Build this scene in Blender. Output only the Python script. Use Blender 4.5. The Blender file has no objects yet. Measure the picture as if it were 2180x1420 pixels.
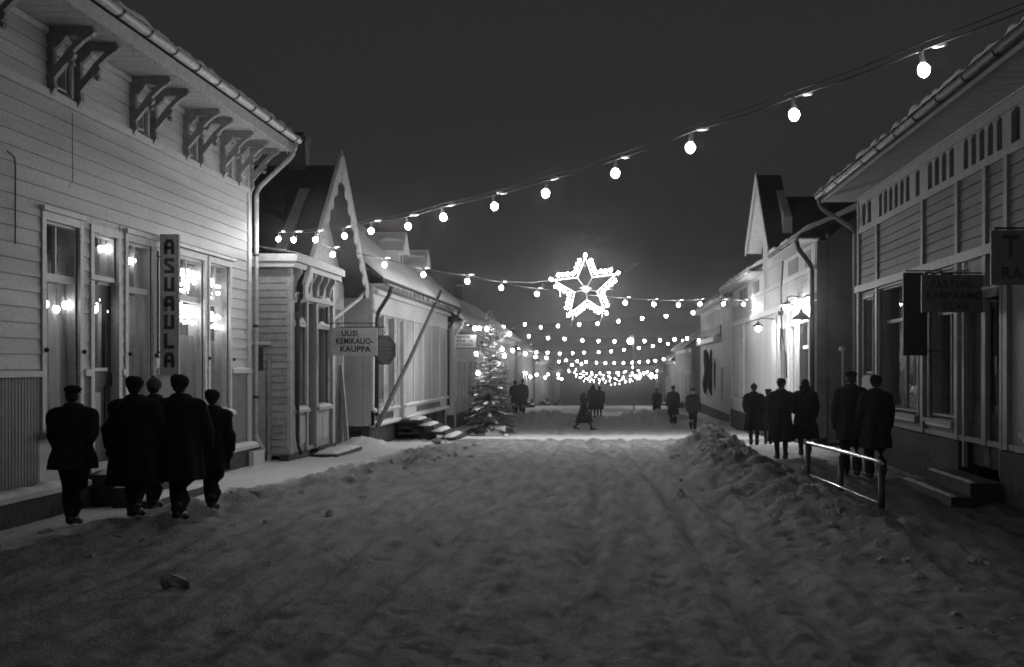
import bpy, bmesh, math, random
from mathutils import Vector, Matrix, noise
RND = random.Random(11)
PI = math.pi
scene = bpy.context.scene
COL = scene.collection

# ------------------------------------------------------------------ camera, sky, exposure
F, VX, VY, CZ = 2600.0, 1300.0, 780.0, 2.05      # focal length and axis in photograph pixels, eye height in metres
cam_d = bpy.data.cameras.new('camera'); cam = bpy.data.objects.new('camera', cam_d); COL.objects.link(cam)
cam_d.sensor_width = 36.0; cam_d.lens = 36.0 * F / 2180.0
cam_d.shift_x = (1090 - VX) / 2180.0; cam_d.shift_y = (VY - 710) / 2180.0
cam_d.clip_start = 0.05; cam_d.clip_end = 3000
cam.location = (0, 0, CZ); cam.rotation_euler = (PI / 2, 0, 0)
scene.camera = cam
world = bpy.data.worlds.new('World'); scene.world = world; world.use_nodes = True
bg = world.node_tree.nodes['Background']
bg.inputs[0].default_value = (1, 1, 1, 1); bg.inputs[1].default_value = 0.020      # overcast night sky
scene.view_settings.view_transform = 'Standard'; scene.view_settings.look = 'None'
scene.view_settings.exposure = 0.2; scene.view_settings.gamma = 1.0
cy = scene.cycles
cy.use_denoising = True; cy.max_bounces = 5; cy.diffuse_bounces = 2; cy.glossy_bounces = 3; cy.transmission_bounces = 4
cy.transparent_max_bounces = 8; cy.sample_clamp_indirect = 2.0; cy.caustics_reflective = False; cy.caustics_refractive = False
cy.volume_bounces = 0
cy.filter_width = 1.7
HAZE = 0.0007
cy.use_adaptive_sampling = True; cy.adaptive_threshold = 0.03; cy.adaptive_min_samples = 16
L1S, L2S, LFAR, LCL, LSTAR, LWALL, LTREE = 320.0, 250.0, 55.0, 32.0, 140.0, 950.0, 150.0   # bulb radiances

# ------------------------------------------------------------------ helpers
def sx(px, X):      # distance along the street of a facade point at photograph column px on the plane x = X
    return F * abs(X) / abs(px - VX)
def zx(px, py, X):
    return CZ + (VY - py) * abs(X) / abs(px - VX)
def at(px, py, Y):
    return Vector(((px - VX) * Y / F, Y, CZ + (VY - py) * Y / F))

MATS = {}
def mat(name, v, rough=0.7, var=0.12, scale=6.0, bump=0.0, bscale=40.0, spec=0.35, metal=0.0, stretch=None, rnd=0.0):
    if name in MATS: return MATS[name]
    m = bpy.data.materials.new(name); m.use_nodes = True
    nt = m.node_tree; N = nt.nodes; L = nt.links; b = N['Principled BSDF']
    b.inputs['Roughness'].default_value = rough; b.inputs['Metallic'].default_value = metal
    b.inputs['Specular IOR Level'].default_value = spec
    geo = N.new('ShaderNodeNewGeometry'); mp = N.new('ShaderNodeMapping')
    mp.inputs['Scale'].default_value = stretch or (1, 1, 1)
    L.new(geo.outputs['Position'], mp.inputs['Vector'])
    n1 = N.new('ShaderNodeTexNoise'); n1.inputs['Scale'].default_value = scale; n1.inputs['Detail'].default_value = 5
    L.new(mp.outputs[0], n1.inputs['Vector'])
    mr = N.new('ShaderNodeMapRange'); mr.inputs['From Min'].default_value = .3; mr.inputs['From Max'].default_value = .7
    mr.inputs['To Min'].default_value = v * (1 - var); mr.inputs['To Max'].default_value = v * (1 + var)
    L.new(n1.outputs['Fac'], mr.inputs['Value'])
    n3 = N.new('ShaderNodeTexNoise'); n3.inputs['Scale'].default_value = 19; n3.inputs['Detail'].default_value = 5; n3.inputs['Roughness'].default_value = .8
    L.new(geo.outputs['Position'], n3.inputs['Vector'])
    m3 = N.new('ShaderNodeMapRange'); m3.inputs['From Min'].default_value = .3; m3.inputs['From Max'].default_value = .7; m3.inputs['To Min'].default_value = .74; m3.inputs['To Max'].default_value = 1.24
    L.new(n3.outputs['Fac'], m3.inputs['Value']); mg = N.new('ShaderNodeMath'); mg.operation = 'MULTIPLY'; L.new(mr.outputs[0], mg.inputs[0]); L.new(m3.outputs[0], mg.inputs[1])
    out = mg.outputs[0]
    if rnd:
        oi = N.new('ShaderNodeObjectInfo'); m2 = N.new('ShaderNodeMapRange')
        m2.inputs['To Min'].default_value = 1 - rnd; m2.inputs['To Max'].default_value = 1 + rnd
        L.new(oi.outputs['Random'], m2.inputs['Value'])
        mu = N.new('ShaderNodeMath'); mu.operation = 'MULTIPLY'
        L.new(out, mu.inputs[0]); L.new(m2.outputs[0], mu.inputs[1]); out = mu.outputs[0]
    cmb = N.new('ShaderNodeCombineColor')
    for i in range(3): L.new(out, cmb.inputs[i])
    L.new(cmb.outputs[0], b.inputs['Base Color'])
    if bump:
        n2 = N.new('ShaderNodeTexNoise'); n2.inputs['Scale'].default_value = bscale; n2.inputs['Detail'].default_value = 6
        L.new(mp.outputs[0], n2.inputs['Vector'])
        bp = N.new('ShaderNodeBump'); bp.inputs['Strength'].default_value = bump; bp.inputs['Distance'].default_value = 0.03
        L.new(n2.outputs['Fac'], bp.inputs['Height']); L.new(bp.outputs[0], b.inputs['Normal'])
    MATS[name] = m; return m
def emat(name, s):
    if name in MATS: return MATS[name]
    m = bpy.data.materials.new(name); m.use_nodes = True; nt = m.node_tree; nt.nodes.clear()
    e = nt.nodes.new('ShaderNodeEmission'); e.inputs[1].default_value = s
    o = nt.nodes.new('ShaderNodeOutputMaterial'); nt.links.new(e.outputs[0], o.inputs[0])
    m.cycles.emission_sampling = 'FRONT'
    MATS[name] = m; return m
def glass(name='window_glass'):
    if name in MATS: return MATS[name]
    m = bpy.data.materials.new(name); m.use_nodes = True; nt = m.node_tree; nt.nodes.clear(); N = nt.nodes; L = nt.links
    t = N.new('ShaderNodeBsdfTransparent'); t.inputs[0].default_value = (.95, .95, .95, 1)
    g = N.new('ShaderNodeBsdfGlossy'); g.inputs['Roughness'].default_value = .015; g.inputs[0].default_value = (1, 1, 1, 1)
    lw = N.new('ShaderNodeLayerWeight'); lw.inputs[0].default_value = .5; pw = N.new('ShaderNodeMath'); pw.operation = 'POWER'; pw.inputs[1].default_value = 5; L.new(lw.outputs['Facing'], pw.inputs[0])
    fr = N.new('ShaderNodeMath'); fr.operation = 'MULTIPLY_ADD'; fr.inputs[1].default_value = .95; fr.inputs[2].default_value = .045; L.new(pw.outputs[0], fr.inputs[0])
    geo = N.new('ShaderNodeNewGeometry'); n = N.new('ShaderNodeTexNoise'); n.inputs['Scale'].default_value = 2.2
    L.new(geo.outputs['Position'], n.inputs['Vector'])
    bp = N.new('ShaderNodeBump'); bp.inputs['Strength'].default_value = .25; bp.inputs['Distance'].default_value = .02
    L.new(n.outputs['Fac'], bp.inputs['Height']); L.new(bp.outputs[0], g.inputs['Normal'])
    mx = N.new('ShaderNodeMixShader'); o = N.new('ShaderNodeOutputMaterial')
    L.new(fr.outputs[0], mx.inputs[0]); L.new(t.outputs[0], mx.inputs[1]); L.new(g.outputs[0], mx.inputs[2]); L.new(mx.outputs[0], o.inputs[0])
    MATS[name] = m; return m

M = dict(
    white=mat('white_house_paint', .56, .55, .20, 2.2, .25, 60, stretch=(1, .12, 1), rnd=.06),
    trim=mat('pale_trim_paint', .62, .5, .08, 5, .15, 60),
    l2=mat('grey_house_paint', .34, .6, .14, 4, .25, 50, rnd=.08),
    l2t=mat('grey_trim_paint', .42, .55, .1, 5, .15, 50),
    l3=mat('cream_board_paint', .46, .55, .14, 3, .3, 40, stretch=(1, 1, .12), rnd=.1),
    r1=mat('dull_grey_house_paint', .21, .6, .2, 2.5, .25, 60, stretch=(1, .12, 1), rnd=.07),
    r1t=mat('dull_grey_trim_paint', .29, .55, .1, 5, .15, 60),
    r2=mat('cream_house_paint', .54, .6, .14, 3, .3, 40, stretch=(1, 1, .12), rnd=.07),
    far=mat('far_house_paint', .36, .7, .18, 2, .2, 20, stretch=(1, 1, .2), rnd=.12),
    dado=mat('dark_dado_paint', .20, .6, .14, 5, .2, 50),
    bracket=mat('dark_bracket_paint', .28, .6, .2, 8, .2, 50),  # brackets toned darker than the trim
    chunk=mat('dirty_snow', .42, .8, .3, 9, .7, 30, spec=.2),
    dark=mat('dark_paint', .045, .5, .2, 6, .2, 40),
    slot=mat('painted_gap_shade', .05, .9, .2, 8),  # dark tone painted in for the shade inside slots and openings
    stone=mat('tarred_stone_foundation', .05, .8, .35, 5, .6, 14),
    roof=mat('dark_sheet_roof', .04, .5, .2, 3, .2, 10),
    soffit=mat('soffit_board_paint', .50, .6, .12, 4, .2, 40, stretch=(1, 6, 1)),
    snow=mat('fresh_snow', .84, .75, .05, 4, .45, 30, spec=.3),
    room=mat('dim_room_wall', .16, .9, .3, 2),
    curtain=mat('pale_curtain_cloth', .62, .85, .12, 3, .2, 60),
    blackm=mat('black_iron', .03, .45, .2, 20, .1, 60, spec=.5),
    pipe=mat('pale_tin_pipe', .50, .45, .15, 12, .1, 30, spec=.5),
    piped=mat('black_tin_pipe', .035, .5, .2, 12, .1, 30),
    sign=mat('pale_sign_board', .8, .5, .08, 6, .1, 40),
    signd=mat('dim_sign_board', .16, .5, .1, 6, .1, 40),
    ink=mat('black_sign_paint', .025, .5, .1, 10),
    inkd=mat('dark_sign_paint', .06, .5, .1, 10),
    rail=mat('frosted_rail_tube', .9, .22, .05, 20, .0, 60, spec=.8, metal=.9),
    wood=mat('bare_timber', .16, .7, .3, 8, .3, 30, stretch=(1, 1, .2)),
    woodp=mat('pale_timber', .38, .7, .2, 8, .3, 30),
    step=mat('dark_timber_step', .05, .7, .3, 8, .3, 30),
    needle=mat('frosted_spruce_needles', .10, .6, .4, 9),
    bark=mat('spruce_bark', .08, .85, .3, 20, .6, 40),
    fur=mat('dark_fur', .02, .9, .4, 30, .8, 90),
    furp=mat('pale_fur', .40, .9, .3, 30, .8, 90),
    coat=mat('black_wool_coat', .017, .95, .3, 25, .5, 60, spec=.15),
    coat2=mat('charcoal_wool_coat', .030, .95, .3, 25, .5, 60, spec=.15),
    coat3=mat('grey_wool_coat', .055, .95, .3, 25, .5, 60, spec=.15),
    hat=mat('black_felt_hat', .014, .9, .2, 30, .4, 80, spec=.15),
    hatp=mat('grey_knitted_cap', .11, .95, .2, 40, .6, 90, spec=.1),
    skin=mat('skin', .36, .6, .08, 20, .1, 80),
    cloth=mat('dark_trouser_cloth', .018, .95, .2, 25, .3, 60, spec=.15),
    sock=mat('dark_stocking', .022, .8, .1, 25),
    shoe=mat('black_leather', .014, .45, .1, 25, spec=.4),
    hair=mat('dark_hair', .02, .7, .3, 60, .5, 120),
    cable=mat('black_rubber_cable', .05, .6, .1, 20),
    sock_m=mat('bakelite_socket', .08, .4, .1, 20),
    frame=mat('painted_star_frame', .40, .5, .1, 20),
    brick=mat('sooty_brick', .12, .85, .3, 10, .5, 30),
    hill=mat('dark_wooded_hill', .03, .95, .5, .2))

nt_ = M['curtain'].node_tree; pb_ = nt_.nodes['Principled BSDF']; tr_ = nt_.nodes.new('ShaderNodeBsdfTranslucent'); tr_.inputs[0].default_value = (.7, .7, .7, 1)
mx_ = nt_.nodes.new('ShaderNodeMixShader'); mx_.inputs[0].default_value = .45
nt_.links.new(pb_.outputs[0], mx_.inputs[1]); nt_.links.new(tr_.outputs[0], mx_.inputs[2]); nt_.links.new(mx_.outputs[0], nt_.nodes['Material Output'].inputs[0])
class MB:
    def __init__(s): s.v = []; s.f = []
    def add(s, vs, fs):
        o = len(s.v); s.v += [tuple(v) for v in vs]; s.f += [tuple(i + o for i in f) for f in fs]; return s
    def box(s, x0, x1, y0, y1, z0, z1):
        x0, x1 = sorted((x0, x1)); y0, y1 = sorted((y0, y1)); z0, z1 = sorted((z0, z1))
        return s.add([(x0, y0, z0), (x1, y0, z0), (x1, y1, z0), (x0, y1, z0), (x0, y0, z1), (x1, y0, z1), (x1, y1, z1), (x0, y1, z1)],
                     [(0, 3, 2, 1), (4, 5, 6, 7), (0, 1, 5, 4), (1, 2, 6, 5), (2, 3, 7, 6), (3, 0, 4, 7)])
    def prism(s, poly, axis, a, b):      # poly of 2d points, extruded along axis 'x','y','z' from a to b
        n = len(poly)
        def p(u, v, w): return {'x': (w, u, v), 'y': (u, w, v), 'z': (u, v, w)}[axis]
        vs = [p(u, v, a) for u, v in poly] + [p(u, v, b) for u, v in poly]
        fs = [tuple(range(n))[::-1], tuple(range(n, 2 * n))] + [(i, (i + 1) % n, n + (i + 1) % n, n + i) for i in range(n)]
        return s.add(vs, fs)
    def tube(s, pts, r, n=8, cap=True):
        pts = [Vector(p) for p in pts]; rs = r if isinstance(r, (list, tuple)) else [r] * len(pts)
        o = len(s.v); up = Vector((0, 0, 1))
        for i, p in enumerate(pts):
            d = (pts[min(i + 1, len(pts) - 1)] - pts[max(i - 1, 0)])
            d = d.normalized() if d.length > 1e-9 else Vector((0, 0, 1))
            u = d.cross(up) if abs(d.z) < .97 else d.cross(Vector((0, 1, 0)))
            u.normalize(); w = d.cross(u)
            for k in range(n):
                a = 2 * PI * k / n; s.v.append(tuple(p + (u * math.cos(a) + w * math.sin(a)) * rs[i]))
        for i in range(len(pts) - 1):
            for k in range(n):
                a = o + i * n + k; b = o + i * n + (k + 1) % n; s.f.append((a, b, b + n, a + n))
        if cap: s.f.append(tuple(range(o, o + n))[::-1]); e = o + (len(pts) - 1) * n; s.f.append(tuple(range(e, e + n)))
        return s
    def lathe(s, prof, c, n=12, axis='z'):
        o = len(s.v); c = Vector(c)
        for r, h in prof:
            for k in range(n):
                a = 2 * PI * k / n; p = (r * math.cos(a), r * math.sin(a), h)
                if axis == 'y': p = (p[0], p[2], p[1])
                if axis == 'x': p = (p[2], p[0], p[1])
                s.v.append(tuple(c + Vector(p)))
        for i in range(len(prof) - 1):
            for k in range(n):
                a = o + i * n + k; b = o + i * n + (k + 1) % n; s.f.append((a, b, b + n, a + n))
        s.f.append(tuple(range(o, o + n))[::-1]); e = o + (len(prof) - 1) * n; s.f.append(tuple(range(e, e + n)))
        return s
    def ell(s, c, r, nu=12, nv=8, rot=None):
        o = len(s.v); c = Vector(c)
        vs = []
        for j in range(1, nv):
            t = PI * j / nv
            for i in range(nu):
                a = 2 * PI * i / nu; vs.append(Vector((r[0] * math.sin(t) * math.cos(a), r[1] * math.sin(t) * math.sin(a), r[2] * math.cos(t))))
        vs += [Vector((0, 0, r[2])), Vector((0, 0, -r[2]))]
        if rot: vs = [rot @ v for v in vs]
        s.v += [tuple(v + c) for v in vs]
        for j in range(nv - 2):
            for i in range(nu):
                a = o + j * nu + i; b = o + j * nu + (i + 1) % nu; s.f.append((a, a + nu, b + nu, b))
        t = o + (nv - 1) * nu; q = o + (nv - 2) * nu
        for i in range(nu):
            s.f.append((t, o + i, o + (i + 1) % nu)); s.f.append((t + 1, q + (i + 1) % nu, q + i))
        return s
    def snow(s, a, b, wd, h, n=None, lump=.35, side=None, seed=0):
        """a lumpy strip of lying snow from a to b, wd wide and h high"""
        a = Vector(a); b = Vector(b); L = (b - a).length; n = n or max(4, int(L / .09)); d = (b - a).normalized()
        u = side or d.cross(Vector((0, 0, 1))).normalized(); K = 6; o = len(s.v)
        for i in range(n + 1):
            t = i / n; p = a.lerp(b, t); e = min(1, 6 * t * n / 8, 6 * (1 - t) * n / 8); e = max(.15, min(1, e))
            g = 1 + lump * 1.6 * noise.noise(p * 3.1 + Vector((seed, 0, 0))) + lump * .7 * noise.noise(p * 9.3 + Vector((seed, 5, 0)))
            for k in range(K + 1):
                q = k / K * PI; s.v.append(tuple(p + u * (math.cos(q) * wd / 2 * (.8 + .2 * g)) + Vector((0, 0, math.sin(q) ** .7 * h * g * e))))
        for i in range(n):
            for k in range(K):
                A = o + i * (K + 1) + k; s.f.append((A, A + 1, A + K + 2, A + K + 1))
        s.f.append(tuple(range(o, o + K + 1))); e = o + n * (K + 1); s.f.append(tuple(range(e, e + K + 1))[::-1])
        return s
    def mesh(s, name, m, org=Vector(), smooth=False):
        me = bpy.data.meshes.new(name); me.from_pydata([(v[0] - org.x, v[1] - org.y, v[2] - org.z) for v in s.v], [], s.f)
        me.materials.append(m)
        bm = bmesh.new(); bm.from_mesh(me); bmesh.ops.recalc_face_normals(bm, faces=bm.faces); bm.to_mesh(me); bm.free()
        if smooth:
            for p in me.polygons: p.use_smooth = True
        return me
    def build(s, name, m, parent=None, smooth=False, **kw):
        org = wloc(parent) if parent else Vector()
        o = bpy.data.objects.new(name, s.mesh(name, m, org, smooth)); COL.objects.link(o)
        if parent: o.parent = parent
        for k, v in kw.items(): o[k] = v
        return o
WL = {}
def wloc(o):
    p = Vector()
    while o: p += o.location; o = o.parent
    return p
def thing(name, loc, label, cat, group=None):
    o = bpy.data.objects.new(name, None); COL.objects.link(o); o.location = loc; o.empty_display_size = .2
    o['label'] = label; o['category'] = cat
    if group: o['group'] = group
    return o
def link(name, me, parent, loc=(0, 0, 0), scale=(1, 1, 1), rot=(0, 0, 0), **kw):   # another object that shares mesh data; loc in world coordinates
    o = bpy.data.objects.new(name, me); COL.objects.link(o)
    if parent: o.parent = parent; o.location = Vector(loc) - wloc(parent)
    else: o.location = loc
    o.scale = scale; o.rotation_euler = rot
    for k, v in kw.items(): o[k] = v
    return o
def tag(o, label, cat, group=None):
    o['label'] = label; o['category'] = cat
    if group: o['group'] = group
    return o

def text(body, size, c, parent, m, bold=.02, sx_=1.0, name='lettering', spacing=1.1):
    cu = bpy.data.curves.new('t', 'FONT'); cu.body = body; cu.size = size; cu.align_x = 'CENTER'; cu.align_y = 'CENTER'
    cu.extrude = .004; cu.offset = bold * size; cu.resolution_u = 3; cu.space_character = spacing
    t = bpy.data.objects.new('t', cu); COL.objects.link(t); bpy.context.view_layer.update()
    dg = bpy.context.evaluated_depsgraph_get(); me = bpy.data.meshes.new_from_object(t.evaluated_get(dg))
    bpy.data.objects.remove(t); bpy.data.curves.remove(cu)
    o_ = wloc(parent); c = Vector(c) - o_
    for v in me.vertices: v.co = Vector((v.co.x * sx_ + c.x, -v.co.z + c.y, v.co.y + c.z))
    me.materials.clear(); me.materials.append(m); me.name = name
    o = bpy.data.objects.new(name, me); COL.objects.link(o); o.parent = parent
    return o

def bulb_mesh(r, m, n=10):
    prof = [(.001, 1.0), (.5, .95), (.86, .6), (1.0, .12), (.93, -.35), (.62, -.85), (.22, -1.12), (.001, -1.16)]
    prof = [(a * r, (b + .25) * r - 1.2 * r) for a, b in prof]
    mb = MB(); mb.lathe(prof, (0, 0, 0), n); return mb.mesh('bulb', m, smooth=True)
# facade frame: s along the street, d outwards from the wall towards the street, z up
class Fac:
    def __init__(s, X): s.X = X; s.g = 1 if X < 0 else -1
    def x(s, d): return s.X + s.g * d
    def box(s, mb, s0, s1, d0, d1, z0, z1): return mb.box(s.x(d0), s.x(d1), s0, s1, z0, z1)
    def p(s, a, d, z): return (s.x(d), a, z)

def cells(s0, s1, z0, z1, ops):
    xs = sorted({s0, s1} | {min(max(v, s0), s1) for o in ops for v in o[:2]}); out = []
    for a, b in zip(xs, xs[1:]):
        if b - a < 1e-4: continue
        m = (a + b) / 2; blk = sorted((max(o[2], z0), min(o[3], z1)) for o in ops if o[0] < m < o[1]); z = z0
        for p, q in blk:
            if p > z + 1e-4: out.append((a, b, z, p))
            z = max(z, q)
        if z < z1 - 1e-4: out.append((a, b, z, z1))
    return out
PL = {}
def plank_mesh(g, h, m, axis='y'):
    k = (g, round(h, 3), m.name, axis)
    if k not in PL:
        mb = MB()
        if axis == 'y': mb.prism([(0, 0), (g * .030, 0), (g * .026, .012), (g * .008, h - .004), (0, h - .004)], 'y', 0, 1)
        elif axis == 'x': mb.prism([(0, 0), (-.030, 0), (-.026, .012), (-.008, h - .004), (0, h - .004)], 'x', 0, 1)
        else: mb.add([(0, .004, 0), (0, h - .004, 0), (g * .022, h - .012, 0), (g * .022, .012, 0), (0, .004, 1), (0, h - .004, 1), (g * .022, h - .012, 1), (g * .022, .012, 1)],
                     [(0, 1, 2, 3), (4, 5, 6, 7), (0, 1, 5, 4), (1, 2, 6, 5), (2, 3, 7, 6), (3, 0, 4, 7)])
        PL[k] = mb.mesh('plank', m)
    return PL[k]
def clapboards(parent, fc, s0, s1, z0, z1, h, ops, m, maxlen=4.6):
    z = z0; r = RND
    n = max(1, round((z1 - z0) / h)); h = (z1 - z0) / n
    for i in range(n):
        z = z0 + i * h; blk = sorted((o[0], o[1]) for o in ops if o[2] < z + h * .6 and o[3] > z + h * .4); a = s0; iv = []
        for p, q in blk:
            if p > a + .03: iv.append((a, min(p, s1)))
            a = max(a, q)
        if a < s1 - .03: iv.append((a, s1))
        for a, b in iv:
            cuts = [a]; c = a + r.uniform(1.6, maxlen)
            while c < b - 1.0: cuts.append(c); c += r.uniform(2.6, maxlen)
            cuts.append(b)
            for p, q in zip(cuts, cuts[1:]):
                link('plank', plank_mesh(fc.g, h, m), parent, (fc.X, p + .003, z), (1, q - p - .006, 1))
def vboards(parent, fc, s0, s1, z0, z1, w, m, d=0.0):
    n = max(1, round((s1 - s0) / w)); w = (s1 - s0) / n
    for i in range(n):
        link('plank', plank_mesh(fc.g, w, m, 'z'), parent, (fc.x(d + RND.uniform(0, .006)), s0 + i * w, z0), (1, 1, z1 - z0))
def window(parent, fc, s0, s1, z0, z1, rows=None, cols=(1,), cas=.11, trim=None, name='window', room=True, curtain=None, sill=False, snow=False, depth=.1, head=.0, bar=.05):
    """casing with sash bars; rows: z heights of the transoms, cols: panes in each row from the bottom up"""
    trim = trim or M['trim']; mb = MB(); zs = [z0] + list(rows or []) + [z1]
    fc.box(mb, s0 - cas, s0, -.02, .045, z0 - .04, z1 + cas); fc.box(mb, s1, s1 + cas, -.02, .045, z0 - .04, z1 + cas)
    fc.box(mb, s0, s1, -.02, .043, z1, z1 + cas)
    if head: fc.box(mb, s0 - cas - .04, s1 + cas + .04, -.01, .09, z1 + cas + .002, z1 + cas + head)
    for a, b in ((s0, s0 + .035), (s1 - .035, s1)): fc.box(mb, a, b, -depth - .03, -.021, z0, z1)
    fc.box(mb, s0 + .035, s1 - .035, -depth - .03, -.021, z1 - .035, z1); fc.box(mb, s0 + .035, s1 - .035, -depth - .03, .0, z0 - .03, z0 + .04)
    for z in zs[1:-1]: fc.box(mb, s0 + .035, s1 - .035, -depth - .04, -depth + .05, z - bar, z + bar)
    for i, n in enumerate(cols):
        for k in range(1, n):
            a = s0 + (s1 - s0) * k / n; fc.box(mb, a - .022, a + .022, -depth - .02, -depth + .03, zs[i] + .03, zs[i + 1] - .03)
    w = mb.build(name, trim, parent)
    for i, n in enumerate(cols):
        for k in range(n):
            a = s0 + (s1 - s0) * k / n; b = s0 + (s1 - s0) * (k + 1) / n
            fc.box(MB(), a + .02, b - .02, -depth - .004, -depth + .001, zs[i] + .02, zs[i + 1] - .02).build('pane', glass(), w)
    if sill:
        fc.box(MB(), s0 - cas - .05, s1 + cas + .05, -.05, .12, z0 - .11, z0 - .042).build('sill', trim, w)
        if snow: MB().snow(fc.p(s0 - cas, .06, z0 - .042), fc.p(s1 + cas, .06, z0 - .042), .12, .07, seed=s0).build('snow', M['snow'], w, True)
    if room:
        mb = MB(); e = .25
        fc.box(mb, s0 - e, s1 + e, -1.25, -1.2, z0 - .3, z1 + .3)
        fc.box(mb, s0 - e, s0 - e + .04, -1.2, -.33, z0 - .3, z1 + .3); fc.box(mb, s1 + e - .04, s1 + e, -1.2, -.33, z0 - .3, z1 + .3)
        fc.box(mb, s0 - e + .04, s1 + e - .04, -1.2, -.33, z0 - .3, z0 - .26); fc.box(mb, s0 - e + .04, s1 + e - .04, -1.2, -.33, z1 + .26, z1 + .3)
        mb.build('room', M['room'], w)
    for (a, b, p, q) in (curtain or []):
        mb = MB(); n = 28; A = s0 + (s1 - s0) * a; B = s0 + (s1 - s0) * b; vs = []
        for i in range(n + 1):
            t = i / n; dd = -depth - .05 + .018 * math.sin(t * 26 + s0) + .010 * math.sin(t * 61)
            for z in (p, (p + q) / 2, q): vs.append(fc.p(A + (B - A) * t, dd * (1 + .1 * (z - p)), z))
        fs = []
        for i in range(n):
            for k in range(2): fs.append((i * 3 + k, i * 3 + 3 + k, i * 3 + 4 + k, i * 3 + 1 + k))
        mb.add(vs, fs).build('curtain', M['curtain'], w, True)
    return w
def gutter(parent, fc, s0, s1, d, z, r=.075, m=None, step=1.25):
    m = m or M['pipe']; mb = MB(); n = 7; o = []
    prof = [(math.cos(a) * r, -math.sin(a) * r) for a in [PI * k / n for k in range(n + 1)]] + [(-r * .9, .0), (-r * .75, -.02)] [:0]
    poly = [(fc.x(d) + u, z + v) for u, v in prof]; inner = [(fc.x(d) + u * .88, z + v * .88 + .004) for u, v in prof][::-1]
    g = mb.prism(poly + inner, 'y', s0, s1).build('gutter', m, parent)
    s = s0 + .3
    while s < s1:
        mb = MB(); q = [(fc.x(d) + u * 1.16, z + v * 1.16) for u, v in prof] + [(fc.x(d) + u * .99, z + v * .99) for u, v in prof][::-1]
        mb.prism(q, 'y', s, s + .05).build('gutter_bracket', M['piped'], g); s += step
    return g
def pipe(parent, pts, r, m, name='downpipe'):
    P = []
    pts = [Vector(p) for p in pts]
    for i, p in enumerate(pts):
        if 0 < i < len(pts) - 1:
            a = p + (pts[i - 1] - p).normalized() * min(.12, (pts[i - 1] - p).length / 2.2); b = p + (pts[i + 1] - p).normalized() * min(.12, (pts[i + 1] - p).length / 2.2)
            P += [a, (a + b + p * 2) / 4, b]
        else: P.append(p)
    return MB().tube(P, r, 10).build(name, m, parent, True)
def roof_street(parent, fc, s0, s1, d, ze, dr, zr, th=.10, snow=.14, back=True, m=None):
    """roof with its ridge along the street; d,ze the eave edge, dr,zr the ridge (dr negative = behind the wall)"""
    m = m or M['roof']
    pts = [(fc.x(d), ze), (fc.x(dr), zr), (fc.x(dr), zr - th), (fc.x(d), ze - th)]
    ro = MB().prism(pts, 'y', s0, s1).build('roof', m, parent)
    if back:
        pts = [(fc.x(dr), zr), (fc.x(2 * dr - d), ze), (fc.x(2 * dr - d), ze - th), (fc.x(dr), zr - th)]
        MB().prism(pts, 'y', s0, s1).build('roof_back', m, parent)
    if snow:
        mb = MB(); ny = max(8, int((s1 - s0) / .25)); nx = 14; A = []
        for i in range(ny + 1):
            s = s0 + .02 + (s1 - s0 - .04) * i / ny
            for k in range(nx + 1):
                t = k / nx; x = fc.x(d + (dr - d) * t); z = ze + (zr - ze) * t
                h = snow * (1 + .35 * noise.noise(Vector((s * .9, t * 4, zr))) + .2 * noise.noise(Vector((s * 4, t * 9, zr))))
                h *= min(1, .35 + 9 * t) * (.5 if k == nx else 1)
                A.append((x, s, z + .004 + h))
        o = len(A)
        fs = [(i * (nx + 1) + k, i * (nx + 1) + k + 1, (i + 1) * (nx + 1) + k + 1, (i + 1) * (nx + 1) + k) for i in range(ny) for k in range(nx)]
        for i in range(ny + 1): A.append((fc.x(d), s0 + .02 + (s1 - s0 - .04) * i / ny, ze + .003))
        fs += [(i * (nx + 1), (i + 1) * (nx + 1), o + i + 1, o + i) for i in range(ny)]
        for i in (0, ny):
            q = len(A)
            for k in range(nx + 1):
                t = k / nx; A.append((fc.x(d + (dr - d) * t), s0 + .02 + (s1 - s0 - .04) * i / ny, ze + (zr - ze) * t + .003))
            fs += [(i * (nx + 1) + k, i * (nx + 1) + k + 1, q + k + 1, q + k) for k in range(nx)]
        mb.add(A, fs).build('roof_snow', M['snow'], ro, True)
    return ro

# ------------------------------------------------------------------ ground
PROF = [(-60, .0), (18, 0), (27, -.06), (36, -.25), (43, -.42), (52, -.66), (66, -.85), (84, -1.05), (117, -1.7), (150, -2.8), (200, -4.8), (260, -7.0), (320, -8.2), (380, -6.6), (460, -2.5), (620, 2.0), (1500, 6)]
def lerp_tab(T, v):
    if v <= T[0][0]: return T[0][1]
    for (a, p), (b, q) in zip(T, T[1:]):
        if v <= b:
            t = (v - a) / (b - a); return p + (q - p) * t
    return T[-1][1]
def sm(a, b, v):
    t = max(0, min(1, (v - a) / (b - a))); return t * t * (3 - 2 * t)
RB = [(6, 3.5), (13, 3.2), (16, 2.95), (20, 2.65), (24, 2.5), (30, 2.45), (35, 2.6)]
RBH = [(6, 0), (10, .06), (13, .14), (16, .26), (20, .34), (26, .42), (30, .58), (32.5, .50), (35, .0)]
LB = [(5, -7.0), (14, -6.2), (17.5, -5.45), (19.7, -4.9), (25.4, -4.35), (32, -4.3), (38, -4.6)]
LBH = [(5, .0), (12, .07), (17, .17), (20, .22), (26, .22), (32, .16), (37, .0)]
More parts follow.
